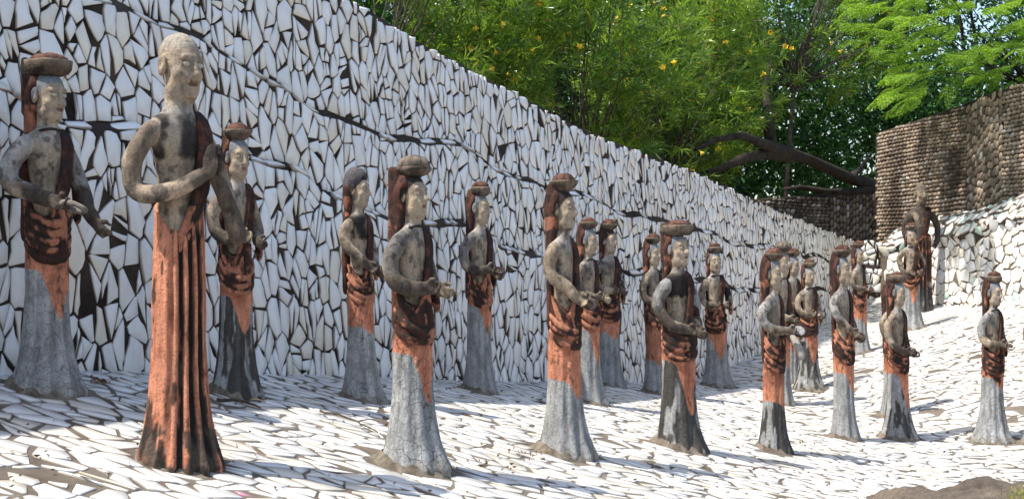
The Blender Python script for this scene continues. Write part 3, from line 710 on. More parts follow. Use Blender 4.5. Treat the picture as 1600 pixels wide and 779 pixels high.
POSES = {  # shoulder, mid, elbow, forearm, wrist, then hand direction; right (near) arm, left arm
 'hold':   ([(-.012,-.074,.722),(-.034,-.104,.665),(-.020,-.106,.600),(.028,-.085,.575),(.074,-.046,.572)], (.9,.35,.05), [(-.005,.074,.722),(.0,.106,.665),(.018,.108,.605),(.045,.085,.575),(.076,.050,.566)], (.85,-.3,-.25)),
 'reach':  ([(-.010,-.078,.722),(-.040,-.112,.665),(-.030,-.118,.610),(.040,-.105,.570),(.115,-.085,.552)], (1,.1,-.12), [(-.005,.074,.722),(.02,.106,.650),(.05,.108,.575),(.085,.095,.53),(.12,.085,.50)], (.7,-.1,-.7)),
 'diag':   ([(-.012,-.072,.725),(-.030,-.086,.690),(-.018,-.092,.640),(.032,-.066,.592),(.068,-.042,.560)], (.75,.3,-.5), [(-.005,.074,.722),(.0,.104,.66),(.02,.106,.605),(.045,.08,.565),(.072,.045,.545)], (.8,-.3,-.4)),
 'low':    ([(-.005,-.085,.715),(-.030,-.118,.660),(-.022,-.122,.600),(.026,-.095,.545),(.074,-.042,.522)], (.9,.3,-.1), [(-.005,.085,.715),(.0,.118,.650),(.015,.120,.585),(.04,.09,.54),(.072,.045,.515)], (.85,-.3,-.2)),
 'tray':   ([(-.010,-.078,.722),(-.034,-.115,.680),(-.022,-.118,.630),(.035,-.095,.598),(.110,-.065,.590)], (1,.1,.0), [(-.005,.074,.722),(.0,.106,.665),(.02,.105,.61),(.07,.07,.575),(.12,.03,.545)], (.9,-.2,-.35)),
 'namaste':([(-.012,-.088,.722),(-.040,-.116,.655),(-.030,-.112,.592),(.040,-.075,.590),(.098,-.018,.628)], (.25,.15,.95), [(-.005,.085,.722),(.03,.112,.63),(.105,.095,.500),(.108,.060,.56),(.105,.012,.625)], (.2,-.1,.95)),
 'akimbo': ([(-.005,-.090,.712),(.0,-.128,.665),(-.01,-.138,.610),(.0,-.130,.550),(.02,-.118,.51)], (.2,.5,-.7), [(-.005,.090,.712),(.0,.128,.665),(-.01,.138,.610),(.0,.130,.550),(.02,.118,.51)], (.2,-.5,-.7)),
}
TAN = np.array([0.41, 0.315, 0.218]); GREY = np.array([0.345, 0.345, 0.335]); HAIRG = np.array([0.20, 0.215, 0.23]); ORANGE = np.array([0.55, 0.225, 0.13])
DARK = np.array([0.018, 0.014, 0.012]); MAROON = np.array([0.058, 0.025, 0.017]); RUST = np.array([0.125, 0.048, 0.032]); BROWN = np.array([0.085, 0.066, 0.050])
def norm(v): v = np.array(v, float); return v / (np.linalg.norm(v) + 1e-9)
def hand(s, w, d, side, spread=0.0, flat_=False, curl=0.5):
    """palm, four unequal fingers and a thumb; side -1 right, +1 left"""
    d = norm(d); inn = norm(np.cross(d, [0, 0, 1]) * side * -1.0)         # towards the body's middle
    up = norm(np.cross(inn, d)) ; up = up if up[2] > 0 or flat_ else -up
    if flat_: up, inn = -norm(np.cross(d, [0, 1, 0])), np.array([0, -side * 1.0, 0])
    w = np.array(w, float); pc = w + d * 0.022
    rot = np.stack([d, up, inn], 1); s.ell(pc, (.028, .021, .012), 0.012, rot=[list(r_) for r_ in rot])
    for i, (L, o) in enumerate(((.031, -1.5), (.036, -.5), (.034, .5), (.026, 1.5))):
        b = w + d * .040 + up * (-o * .0092); c1 = curl * (0.8 + 0.15 * i)
        d1 = norm(d * math.cos(c1 * .7) + inn * math.sin(c1 * .7)); d2 = norm(d * math.cos(c1 * 1.9) + inn * math.sin(c1 * 1.9))
        m = b + d1 * L * .55; s.cap(b, m, .0066, .0060, .004); s.cap(m, m + d2 * L * .5, .0060, .0048, .004)
    t0 = w + d * .016 + up * .014; t1 = t0 + norm(d * .7 + up * .6 + inn * .5) * .022; s.cap(t0, t1, .0078, .0066, .006); s.cap(t1, t1 + norm(d + inn * .5 + up * .1) * .016, .0066, .0052, .004)

def crest(V, F, it=8):
    F = np.asarray(F); E_ = np.concatenate([F[:, [0, 1]], F[:, [1, 2]], F[:, [2, 3]], F[:, [3, 0]]]); n = len(V); S_ = np.array(V, float)
    cnt = np.bincount(E_.ravel(), minlength=n)[:, None] + 1e-9
    for _ in range(it):
        A_ = np.zeros_like(S_)
        for k in range(3): A_[:, k] = np.bincount(E_[:, 0], S_[E_[:, 1], k], n) + np.bincount(E_[:, 1], S_[E_[:, 0], k], n)
        S_ = .35 * S_ + .65 * A_ / cnt
    nr = np.zeros_like(S_); fn = np.cross(V[F[:, 2]] - V[F[:, 0]], V[F[:, 3]] - V[F[:, 1]])
    for k in range(3):
        for j in range(4): nr[:, k] += np.bincount(F[:, j], fn[:, k], n)
    nr /= np.linalg.norm(nr, axis=1)[:, None] + 1e-9; d = ((V - S_) * nr).sum(1)
    if np.dot(d, np.ones(n)) < 0: d = -d
    return d / (np.abs(d).mean() + 1e-9)
def build_body(f):
    h = 0.0050 / f['res']; s = SDF((-.13, -.20, .44), (.22, .20, .985), h); male = f.get('male')
    # torso
    wy = 1.12 if male else 1.0
    for i, (z, rx, ry) in enumerate(((.52, .048, .056), (.58, .044, .053), (.64, .044, .057), (.69, .043, .064 * wy), (.722, .034, .066 * wy))): s.ell((-.004 + .004 * (i == 1), 0, z), (rx, ry, .055), 0.03)
    s.cap((-.010, -.054 * wy, .730), (-.010, .054 * wy, .730), .025, .025, 0.025)
    s.cap((-.006, 0, .74), (.000, 0, .84), .034, .033, 0.020)
    # head
    s.ell((-.006, 0, .893), (.054, .046, .051), 0.014); s.ell((.014, 0, .856), (.043, .038, .062), 0.018)
    s.cap((.012, -.018, .822), (.012, .018, .822), .024, .024, 0.014); s.ell((.036, 0, .808), (.018, .019, .015), 0.016)
    s.cap((.047, -.026, .886), (.047, .026, .886), .0070, .0070, 0.009)
    for y in (-1, 1):
        s.ell((.059, y * .0195, .8725), (.013, .0145, .0090), 0.007, sub=True)
        s.ell((.0445, y * .0190, .8720), (.0085, .0120, .0064), 0.003)
        s.cap((.034, y * .030, .850), (.040, y * .017, .842), .009, .007, 0.016)
        e0 = (-.006, y * .041, .868); s.ell((e0[0], y * .0500, e0[2]), (.0145, .0085, .0245), 0.003); s.ell((e0[0] + .002, y * .0600, e0[2] + .003), (.0080, .0055, .0150), 0.002, sub=True)
    s.cap((.050, 0, .884), (.0665, 0, .850), .0060, .0088, 0.006); s.cap((.058, -.009, .848), (.058, .009, .848), .0058, .0058, 0.004)
    s.cap((.0525, -.0125, .8345), (.0525, .0125, .8345), .0052, .0052, 0.003); s.cap((.0512, -.0105, .8245), (.0512, .0105, .8245), .0056, .0056, 0.003)
    s.box((.060, 0, .8295), (.010, .013, .0013), .001, 0.002, sub=True)
    # arms
    Rp, Rd, Lp, Ld = POSES[f['pose']]; rng_ = random.Random(f['k'])
    j = lambda P: [tuple(np.array(p) + (np.array([rng_.gauss(0, .004) for _ in range(3)]) if i > 0 else 0)) for i, p in enumerate(P)]
    if f['pose'] != 'namaste': Rp, Lp = j(Rp), j(Lp)
    thick = 1.08 if f['k'] in ('S1', 'S5', 'S10') else 1.0
    s.tube(Rp, np.array([.026, .0245, .0225, .0205, .0175]) * thick * (.80 if f['pose'] == 'namaste' else 1), 0.010); s.tube(Lp, np.array([.0245, .023, .021, .0185, .0165]) * (.88 if f['pose'] == 'namaste' else 1), 0.010)
    if f['pose'] == 'namaste':
        # pressed palms, rounded fingertips up
        for y in (-1, 1): s.ell((.112, y * .0125, .652), (.021, .0115, .034), 0.004); 
        for y in (-1, 1):
            for i in range(4): s.cap((.100 + i * .0085, y * .0105, .665), (.103 + i * .0075, y * .0085, .692 - .004 * abs(i - 1.5)), .0062, .0055, 0.0035)
            s.cap((.098, y * .012, .640), (.094, y * .008, .668), .007, .0056, 0.004)
    else:
        hand(s, Rp[-1], Rd, -1, curl=0.55 + .3 * rng_.random()); hand(s, Lp[-1], Ld, 1, curl=0.5 + .4 * rng_.random())
    f['Rw'] = np.array(Rp[-1]) + norm(Rd) * .05; f['Lw'] = np.array(Lp[-1]) + norm(Ld) * .05
    s.roughen(0.0022, 28, hash(f['k'][1:]) % 7); V, F = s.mesh()
    # paint: cement tan skin, grey crown, dark weather stains, darker far arm
    n1 = fnoise(V, 14, float(int(f['k'][1:])), 4); n2 = fnoise(V, 42, 3.0 + int(f['k'][1:]), 3)
    C = np.tile(TAN, (len(V), 1)); C = mixc(C, TAN * np.array([0.85, 0.88, 0.95]), sstep(.4, .6, n2))
    up = sstep(.70, .76, V[:, 2]) * (1 - sstep(.77, .80, V[:, 2])); C = mixc(C, GREY, up * 0.5)
    if f.get('bald'):
        cap = sstep(0, .006, (V[:, 2] - .903) - np.minimum(0, (V[:, 0] - .0) * .9)*.8); C = mixc(C, np.array([.33, .30, .25]), cap * .7)
    else:
        cap = sstep(0, .006, V[:, 2] - (.905 - np.clip((.040 - V[:, 0]), 0, .05) * 1.1)); C = mixc(C, HAIRG if f['k'] not in ('S5', 'S7', 'S9', 'S4') else DARK * 2, cap)
    face = (V[:, 0] > .03) & (V[:, 2] > .80); C[face & (np.abs(V[:, 1]) < .011) & (np.abs(V[:, 2] - .8295) < .006) & (V[:, 0] > .050)] = np.array([.24, .13, .09]); C = mixc(C, TAN * .45, (V[:, 0] > .03) * np.exp(-((V[:, 2] - .8722) / .010) ** 2) * np.exp(-((np.abs(V[:, 1]) - .019) / .014) ** 2) * .7)
    amt = f['stain']; arm = (np.abs(V[:, 1]) > .085) | (V[:, 0] > .065) & (V[:, 2] < .72)
    C = mixc(C, BROWN * np.array([1.1, 1.1, 1.15]), arm * sstep(.38, .54, n1 + .08 * (V[:, 1] > .05) + (.10 if f['k'] in ('S1', 'S6', 'S10') else 0)) * min(1, .62 + .2 * amt))
    ua = sstep(.070, .080, np.abs(V[:, 1])) * sstep(.60, .63, V[:, 2]) * (V[:, 2] < .79); C = mixc(C, (GREY * 1.25 if f['k'] in ('S1', 'S13', 'S23', 'S9', 'S17', 'S10') else GREY * .55 if f['k'] in ('S6', 'S5') else TAN * .9), ua * .6)
    fa = ((np.abs(V[:, 1]) > .068) | (V[:, 0] > .055)) * (V[:, 2] < .61) * sstep(.615, .585, V[:, 2]); C = mixc(C, BROWN * .8, fa * sstep(.34, .50, n1) * (.95 if f['k'] in ('S1', 'S6', 'S19', 'S3', 'S5') else .5 if not f.get('male') else .1))
    chest = sstep(.655, .675, V[:, 2] + (n2 - .5) * .03) * (1 - sstep(.745, .775, V[:, 2])) * (np.abs(V[:, 1]) < .095)
    if amt > 1: C = mixc(C, DARK * 1.6, np.clip(chest * sstep(.30, .46, n1) * min(amt - .7, 1), 0, 1) * (V[:, 1] > -.078) * .95)
    else: C = mixc(C, GREY * .55, chest * sstep(.45, .62, n1) * amt)
    sideb = sstep(.56, .44, V[:, 0] * 0 + n1) if False else sstep(.50, .62, n1) * .55 * (V[:, 2] < .80); C = mixc(C, BROWN, sideb * .75); C = mixc(C, DARK * 1.8, sstep(.60, .68, n2) * (V[:, 2] < .80) * .6)
    C = mixc(C, BROWN * .8, (V[:, 2] > .80) * (V[:, 0] < .015) * (V[:, 2] < .90) * .45 * sstep(.4, .6, n2) * (0 if f.get('bald') and not f.get('dark') else 1))
    if amt > 1: C = mixc(C, DARK * 1.3, np.clip(chest * sstep(.34, .52, n1) * min(amt - .5, 1), 0, 1) * (V[:, 1] > -.076) * .95)
    if f.get('darkarm'): C = mixc(C, DARK * 1.5, ((V[:, 1] > .075) * sstep(.35, .5, n2)).astype(float))
    if f.get('dark'): C = mixc(C, np.array([.075, .058, .048]), np.clip(sstep(.22, .40, n1) * (V[:, 2] < .79) + .75 * sstep(.35, .5, n1) * (V[:, 2] >= .79), 0, 1))
    return V, F, C

def veil_mesh(f, kind):
    h = 0.0055 / f['res']; s = SDF((-.16, -.10, .40), (.08, .12, 1.0), h); wide = .012 if f.get('veil') else 0
    if kind == 'cap':                                                     # rounded scarf, S4
        s.ell((-.012, 0, .915), (.062, .055, .052), .01); s.ell((.060, 0, .868), (.050, .05, .066), .006, sub=True); s.tube([(-.045, 0, .90), (-.052, 0, .84), (-.048, 0, .77)], [.030, .026, .020], .02)
        s.tube([(-.03, -.042, .90), (-.034, -.046, .84), (-.032, -.04, .79)], [.016, .017, .011], .012)
    else:
        top = .962
        s.box((-.056 - wide, 0, (.70 + top) / 2), (.018 + wide, .040 + wide, (top - .70) / 2), .014, .02)
        s.tube([(-.02, 0, .938), (-.048, 0, .915), (-.058, 0, .86), (-.056, 0, .78), (-.052, 0, .72)], [.022, .036, .034, .032, .028], .02)
        for y in (-1, 1): s.tube([(-.018, y * .038, .915), (-.032, y * .046, .87), (-.034, y * .044, .81), (-.040, y * .040, .755)], [.014 + wide * .4, .017 + wide * .6, .014, .010], .014)
        if kind == 'slab': s.box((-.078, 0, .90), (.012, .046, .085), .008, .006); s.box((-.03, 0, .952), (.055, .052, .010), .008, .01)
        # keep the face and the ears free
        s.ell((.046, 0, .862), (.056, .055, .062), .006, sub=True)
        for y in (-1, 1): s.ell((-.002, y * .058, .868), (.023, .022, .030), .006, sub=True)
        # folds run down the fall
        for y in (-.028, -.009, .011, .030): s.tube([(-.076 - wide * 1.9, y, .94), (-.078 - wide * 1.9, y * 1.1, .83), (-.074 - wide, y, .70)], .0045, .006)
    # long fall down the back
    s.tube([(-.060, .0, .76), (-.062, .0, .66), (-.060, .0, .56), (-.055, 0, .46)], [.026, .022, .022, .024], .02)
    for y in (-.045, -.022, .0, .022, .045): s.tube([(-.052, y * .8, .75), (-.058, y, .65), (-.056, y * 1.1, .55), (-.054, y * 1.15, .45)], [.012, .014, .014, .014], .010)
    s.roughen(.003, 40, 2); V, F = s.mesh(); n1 = fnoise(V, 22, 9 + int(f['k'][1:]), 4); n2 = fnoise(V, 60, 1, 3)
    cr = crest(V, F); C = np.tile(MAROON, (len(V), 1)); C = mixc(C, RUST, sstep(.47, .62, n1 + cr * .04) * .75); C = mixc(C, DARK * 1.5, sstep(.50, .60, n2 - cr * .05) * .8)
    lob = (V[:, 2] < .84) & (V[:, 2] > .76) & (np.abs(V[:, 1]) > .022); C = mixc(C, ORANGE * .7, lob * sstep(.50, .62, n1) * .8)
    if kind == 'slab': C = mixc(C, np.array([.13, .11, .085]), ((V[:, 0] < -.082) | (V[:, 2] > .935)) * .8)
    if kind == 'cap': C = mixc(C, np.array([.10, .10, .105]), (V[:, 2] > .885) * .85)
    if f.get('dark'): C = C * .8
    return V, F, C

def ribs_mesh(f):
    """sash over the far shoulder, crossed folds round the hips"""
    h = 0.0048 / f['res']; r_ = random.Random('r' + f['k']); s = SDF((-.11, -.125, .36), (.12, .13, .78), h)
    for i in range(3):
        o = (i - 1) * .0135
        s.tube([(-.035, .050 + o, .752), (.004, .050 + o, .764), (.040, .046 + o, .72), (.052, .030 + o, .65), (.058, .010 + o, .58), (.056, -.020 + o, .515), (.046, -.045, .48 - o)], [.0085, .009, .0085, .0085, .009, .0085, .007], .006)
    n = 0 if f.get('male') else r_.choice((3, 4, 5, 5)); z0 = .40 + r_.uniform(-.022, .022)
    for i in range(n):
        swag = .045 + .004 * i + (r_.random() - .5) * .03; a0, a1 = R(-150), R(95); zz = z0 + .026 * i; pts = []
        for t in np.linspace(0, 1, 9):
            a_ = a0 + (a1 - a0) * t; rr = .070 + .008 * math.sin(t * math.pi); sag = swag * math.sin(t * math.pi) ** 1.4
            lift = .075 * (abs(t - .55)) ; pts.append((rr * .86 * math.cos(a_), rr * 1.02 * math.sin(a_), zz + .045 - sag + lift * (.5 + .12 * i) + r_.gauss(0, .003)))
        s.tube(pts, [.004, .009, .0115, .012, .0115, .010, .006], .007, n=4)
    for i in range(0 if f.get('male') else 4):     # folds that fall from the near hip to the front
        y = -.066 + .012 * i; s.tube([(-.03 + .012 * i, y, .56 - .01 * i), (.0 + .012 * i, y * 1.04, .50), (.03 + .008 * i, y * .9, .45), (.052, y * .62 + .01, .40 - .01 * i)], [.006, .010, .011, .006], .007)
    if not f.get('male'): s.tube([(.060, .0, .545), (.064, .004, .49), (.066, .008, .43), (.064, .012, .385)], [.010, .014, .013, .006], .010)
    # cloth hanging over the far forearm
    if f['pose'] not in ('namaste', 'akimbo'): s.tube([(.005, .100, .66), (.02, .108, .60), (.035, .105, .54), (.045, .10, .50)], [.010, .015, .014, .008], .01)
    s.roughen(.0022, 45, 4); V, F = s.mesh(); n1 = fnoise(V, 26, 4 + int(f['k'][1:]), 4); n2 = fnoise(V, 55, 2, 3)
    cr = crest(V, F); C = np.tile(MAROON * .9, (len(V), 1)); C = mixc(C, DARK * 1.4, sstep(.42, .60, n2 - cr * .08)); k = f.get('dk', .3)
    hip = (V[:, 2] < .56); C = mixc(C, ORANGE * .85, hip * sstep(.47 + .12 * k, .66 + .12 * k, n1 + cr * .09) * .85); C = mixc(C, RUST, (~hip) * sstep(.54, .62, n1 + cr * .05) * .7)
    if f.get('dark'): C *= .6
    return V, F, C

def skirt_mesh(f):
    nt, nz = (150, 130) if f['res'] > .85 else (96, 80); th = np.linspace(0, 2 * np.pi, nt, endpoint=False); zz = np.linspace(-.10, .555, nz); T, Z = np.meshgrid(th, zz, indexing='ij'); Z = np.where(Z > 0, Z * (1 + .05 * np.cos(T - R(150)) - .06 * np.exp(-(((T + R(50) + np.pi) % (2 * np.pi) - np.pi) / .7) ** 2)), Z)
    bw = f['bw'] / WS[f['k']]; sd_ = int(f['k'][1:]); zc = np.maximum(Z, 0)
    r0 = .064 + (bw - .064) * np.exp(-zc / .135) + .006 * np.exp(-((zc - .40) / .12) ** 2); r0 = np.where(Z < 0, bw * (1 - .15 * Z), r0)
    if f.get('male'): r0 = r0 * 1.0 + .004
    tf = (T + np.pi) % (2 * np.pi) - np.pi
    front = np.exp(-((tf + (.30 if f.get('male') else .25)) / (.75 if f.get('male') else .95)) ** 2); train = np.exp(-((tf - .15) / .55) ** 2) * np.exp(-zc / .07) * .020
    kp = 17 if f.get('male') else (9 + sd_ % 4); ph = sd_ * 1.3
    wv = np.cos(kp * tf + ph + .5 * np.sin(Z * 9 + sd_)); pleat = (np.abs(wv) ** .7 * np.sign(wv)); amp = (.0085 if f.get('male') else .0035) + (.0045 if not f.get('male') else .002) * np.exp(-zc / .12)
    if f['k'] in ('S7',): amp = amp * 1.3
    P0 = np.stack([np.cos(T), np.sin(T), Z * 3], -1)
    r = r0 + train + pleat * amp * (front if not f.get('male') else np.clip(front * 1.4, 0, 1)) * (Z < .50) + (fnoise(P0, 2.2, sd_, 4) - .5) * .010 + (fnoise(P0, 9, sd_, 3) - .5) * .005
    V = np.stack([r * np.cos(T) * .95, r * np.sin(T) * 1.03, Z], -1).reshape(-1, 3)
    n1 = fnoise(V, 20, sd_, 4); n2 = fnoise(V * np.array([1, 1, .55]), 55, sd_ + 2, 4); nl = fnoise(V * np.array([1, 1, .25]), 30, sd_, 4)
    tf = tf.ravel(); z = Z.ravel(); fr = front.ravel(); C = np.tile(GREY * (1.05 if f['crack'] else .95), (len(V), 1)); C = mixc(C, GREY * .62, sstep(.45, .65, n1) * .6)
    C = mixc(C, np.array([.26, .235, .19]), sstep(.05, .0, z) * .8 * sstep(.35, .55, n2))
    # orange cloth: its hem slants down towards the front edge
    hem = f['zo'] - f['sl'] * (np.exp(-((tf + .12) / .62) ** 2) * 1.45 - .30) + (fnoise(V, 34, 6, 3) - .5) * .022
    org = sstep(-.003, .003, z - hem)
    O = np.tile(ORANGE, (len(V), 1)); O = mixc(O, ORANGE * np.array([.72, .62, .6]), sstep(.5, .65, n1) * .7)
    if f.get('browns') : O = mixc(O, BROWN, .3)
    dk = f.get('dk', .3); nd = fnoise(V * np.array([1, 1, .8]) + np.array([0, 0, 1])* (tf * .02)[:, None], 13, sd_ + 4, 4); drape = sstep(.36, .47, z) * sstep(.46 - .24 * dk, .60 - .22 * dk, nd + (fnoise(V, 70, 3, 2) - .5) * .12) * (0 if f.get('male') else 1); O = mixc(O, MAROON * .7, drape * .95)
    O = mixc(O, DARK * 1.6, sstep(.66, .72, n2 + .05 * drape) * .6)
    if f.get('browntop'): O = mixc(O, MAROON, sstep(.3, .42, z) * .75 * sstep(.35, .5, n1))
    if f.get('flakes'): fl = sstep(.44, .47, fnoise(V, 38, 8, 2)); O = mixc(O, MAROON * .7, fl * sstep(.30, .24, tf) * .95)
    C = mixc(C, O, org)
    if f.get('male'):
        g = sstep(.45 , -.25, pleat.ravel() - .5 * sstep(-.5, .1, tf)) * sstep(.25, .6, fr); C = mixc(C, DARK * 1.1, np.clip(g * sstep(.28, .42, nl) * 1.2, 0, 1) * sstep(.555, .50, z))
        low = sstep(.20, .05, z + (n1 - .5) * .35) * sstep(.46, .54, fnoise(V, 15, 11, 4)); C = mixc(C, np.array([.075, .06, .045]), low * .95)
        pit = fnoise(V * np.array([1, 1, .45]), 42, 21, 2); C = mixc(C, DARK * 1.3, np.maximum(sstep(.66, .69, nl), sstep(.76, .79, pit)) * .85)
        if f.get('dark'): C = mixc(C, np.array([.03, .022, .02]), sstep(.3, .5, n1) * .9)
    bs = f.get('blackskirt', 0)
    if bs: C = mixc(C, np.array([.040, .034, .028]), (1 - org) * sstep(.62 - .25 * bs, .70 - .25 * bs, nl + .10 * fr + .05 * np.sin(tf * 9)) * .93)
    # darker lines in the grooves of the grey cloth
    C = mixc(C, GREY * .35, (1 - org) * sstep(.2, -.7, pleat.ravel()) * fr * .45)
    I = np.arange(nt * nz).reshape(nt, nz); J = np.roll(I, -1, 0); F = np.stack([I[:, :-1], J[:, :-1], J[:, 1:], I[:, 1:]], -1).reshape(-1, 4)
    V = np.concatenate([V, [[0, 0, .56]]]); C = np.concatenate([C, [TAN]]); Fl = [list(map(int, x)) for x in F] + [[int(I[i, -1]), int(J[i, -1]), len(V) - 1] for i in range(nt)]
    return V, Fl, C

def lathe(prof, n=40, sq=0.0, wob=0.0, seed=0, cx=0.0):
    P = []; r_ = np.random.default_rng(seed)
    for (r, z) in prof:
        for i in range(n):
            t = 2 * math.pi * i / n; c, s_ = math.cos(t), math.sin(t)
            k = 1.0 / (abs(c) ** (2 + sq) + abs(s_) ** (2 + sq)) ** (1 / (2 + sq)); P.append((cx + r * k * c, r * k * s_ * .93, z))
    P = np.array(P); nn = fnoise(P, 60, seed, 3) - .5; P += (P - np.array([cx, 0, .95])) * (nn * wob)[:, None]
    F = []; m = len(prof)
    for j in range(m - 1):
        for i in range(n): k = (i + 1) % n; F.append([j * n + i, j * n + k, (j + 1) * n + k, (j + 1) * n + i])
    F.append([i for i in range(n)][::-1]); F.append([(m - 1) * n + i for i in range(n)]); return P, F
def torus(c, R0, r0, nrm, n=28, m=8):
    nrm = norm(nrm); a_ = norm(np.cross(nrm, [0.3, 0.2, 1])); b_ = np.cross(nrm, a_); V = []; F = []
    for i in range(n):
        t = 2 * math.pi * i / n; d = a_ * math.cos(t) * 1.15 + b_ * math.sin(t) * .85
        for j in range(m): u = 2 * math.pi * j / m; V.append(np.array(c) + d * (R0 + r0 * math.cos(u)) + nrm * r0 * math.sin(u))
    for i in range(n):
        for j in range(m): F.append([i * m + j, ((i + 1) % n) * m + j, ((i + 1) % n) * m + (j + 1) % m, i * m + (j + 1) % m])
    return np.array(V), F

EYEV = None
for f in FIG:
    H = f['H'] * (1.058 if f['pot'] is None and not f.get('cap') else 1.03 if f.get('cap') else 1.0)
    root = empty('statue', tuple(f['pos']), R(f['yaw']), 1.0); tag(root, f['label'], 'statue', 'cement figures standing on the mosaic slope')
    if f['pot'] is None: H = f['H'] / (.944 if not f.get('cap') else .967)
    wb, ws = WB[f['k']], WS[f['k']]; HB = H * np.array([wb, wb, 1.0]); HS = H * np.array([ws, ws, 1.0]); r9 = random.Random('t' + f['k'])
    root.rotation_euler = (R(r9.uniform(-1.3, 1.3)) if not f.get('male') else 0, R(r9.uniform(-1.2, 1.2)) if not f.get('male') else 0, R(f['yaw'])); turn = R(r9.uniform(-13, 9)); nod = R(r9.uniform(-5, 4))
    def headturn(V):
        V = np.array(V, float); k = sstep(.775, .815, V[:, 2]); a_ = turn * k; b_ = nod * k; x, y = V[:, 0].copy(), V[:, 1].copy()
        V[:, 0] = x * np.cos(a_) - y * np.sin(a_); V[:, 1] = x * np.sin(a_) + y * np.cos(a_); x, z = V[:, 0].copy(), V[:, 2] - .82
        V[:, 0] = x * np.cos(b_) + z * np.sin(b_); V[:, 2] = .82 - x * np.sin(b_) + z * np.cos(b_); return V
    V, F, C = build_body(f); V = headturn(V); mesh_np('body', V * HB, F, M_plaster, root, C, True)
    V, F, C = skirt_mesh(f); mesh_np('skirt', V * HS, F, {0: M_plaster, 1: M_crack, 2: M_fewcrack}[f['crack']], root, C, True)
    if not f.get('bald'):
        V, F, C = veil_mesh(f, 'cap' if f.get('cap') else ('slab' if f['pot'] == 'slab' else 'fall')); V = V * (np.array([.86, .92, 1]) if not f.get('cap') else 1); mesh_np('veil', V * HB, F, M_plaster, root, C, True)
    HM = lambda V: np.c_[H * (ws + (wb - ws) * sstep(.50, .60, V[:, 2])), H * (ws + (wb - ws) * sstep(.50, .60, V[:, 2])), np.full(len(V), H)]
    V, F, C = ribs_mesh(f); mesh_np('draped_cloth', V * HM(V), F, M_plaster, root, C, True)
    if f['pot']:
        pc = np.array(f.get('c_pot', (.17, .125, .095))); sd_ = int(f['k'][1:])
        if f['pot'] == 'bowl': pr = [(.026, .930), (.040, .938), (.056, .952), (.064, .964), (.066, .970), (.061, .970), (.055, .966)]; dome = [(.056, .965), (.050, .978), (.036, .989), (.018, .995), (.006, .996)]
        elif f['pot'] == 'flatpot': pr = [(.034, .928), (.046, .934), (.054, .945), (.056, .958), (.054, .968), (.050, .970), (.046, .966)]; dome = [(.048, .966), (.046, .980), (.036, .991), (.018, .996), (.006, .997)]
        elif f['pot'] == 'dome': pr = [(.030, .930), (.050, .938), (.062, .948), (.065, .956), (.061, .961), (.055, .958)]; dome = [(.062, .957), (.060, .972), (.046, .988), (.022, .997), (.006, .998)]
        else: pr = [(.044, .930), (.056, .936), (.064, .948), (.068, .968), (.068, .975), (.063, .975), (.060, .968)]; dome = [(.060, .968), (.054, .982), (.038, .991), (.018, .996), (.006, .997)]
        V, F = lathe(pr, 40, 1.2 if f['pot'] == 'slab' else .3, .10, sd_, 0.004); n1 = fnoise(V, 40, sd_, 3); C = mixc(np.tile(pc, (len(V), 1)), pc * .35, sstep(.42, .6, n1))
        rim = V[:, 2] > .962; C = mixc(C, np.array([.26, .20, .14]), rim * .6); pot = mesh_np('head_bowl', V * HB, F, M_plaster, root, C, True)
        V, F = lathe(dome, 40, 1.0 if f['pot'] == 'slab' else .3, .0, sd_ + 5, 0.004); V += (fnoise(V, 55, sd_, 4)[:, None] - .5) * .014 * np.array([.5, .5, 1]); n1 = fnoise(V, 50, sd_ + 3, 3)
        hc = np.array([.14, .066, .046]) if sd_ not in (5, 14) else np.array([.20, .16, .12]); C = mixc(np.tile(hc, (len(V), 1)), hc * .4, sstep(.45, .6, n1)); mesh_np('bowl_filling', V * HB, F, M_plaster, pot, C, True)
    if f['res'] >= .7:
        for y in (-1, 1):
            a_ = np.linspace(0, 2 * np.pi, 14, endpoint=False); rings = [(1, 0), (.8, .5), (.4, .9)]; V = []; F = []
            def lens(c, ry, rz, dx):
                V = []; F = []
                for (rr, hh) in rings:
                    for t in a_: V.append((c[0] + dx * hh, c[1] + ry * rr * math.cos(t), c[2] + rz * rr * math.sin(t)))
                V.append((c[0] + dx, c[1], c[2])); k = len(a_)
                for r_ in range(2):
                    for i in range(k): j = (i + 1) % k; F.append([r_ * k + i, r_ * k + j, (r_ + 1) * k + j, (r_ + 1) * k + i])
                for i in range(k): F.append([2 * k + i, 2 * k + (i + 1) % k, 3 * k])
                return np.array(V), F
            c = np.array([.0503, y * .0192, .8722]); V, F = lens(c, .0108, .0056, .0045); ey = mesh_np('eye', headturn(V) * HB, F, M_eye, root, None, True)
            V, F = lens(c + [.0032, -.0010, .0], .0036, .0040, .0022)
            if not f.get('dark') and f['k'] not in ('S2', 'S1', 'S12'): mesh_np('pupil', headturn(V) * HB, F, M_pupil, ey, None, True)
    # necklace cord and rings
    if f['k'] in ('S1', 'S5', 'S8', 'S12', 'S14', 'S16', 'S21', 'S23'):
        V, F = torus((.002, 0, .762), .036, .0042, (-.28, 0, 1)); mesh_np('neck_cord', V * HB, F, M_plaster, root, np.tile(DARK * 1.5, (len(V), 1)), True)
    rg = f.get('ring', 0)
    if rg:
        c = f['Rw'] + np.array([.022, .012, -.008]); cc = {1: np.array([.05, .035, .03]), 2: np.array([.05, .04, .035]), 3: np.array([.42, .40, .38])}[rg]
        V, F = torus(c, .026, .0058, (.25, -.55, .75)); mesh_np('hand_ring', V * HB, F, M_plaster, root, np.tile(cc, (len(V), 1)), True)
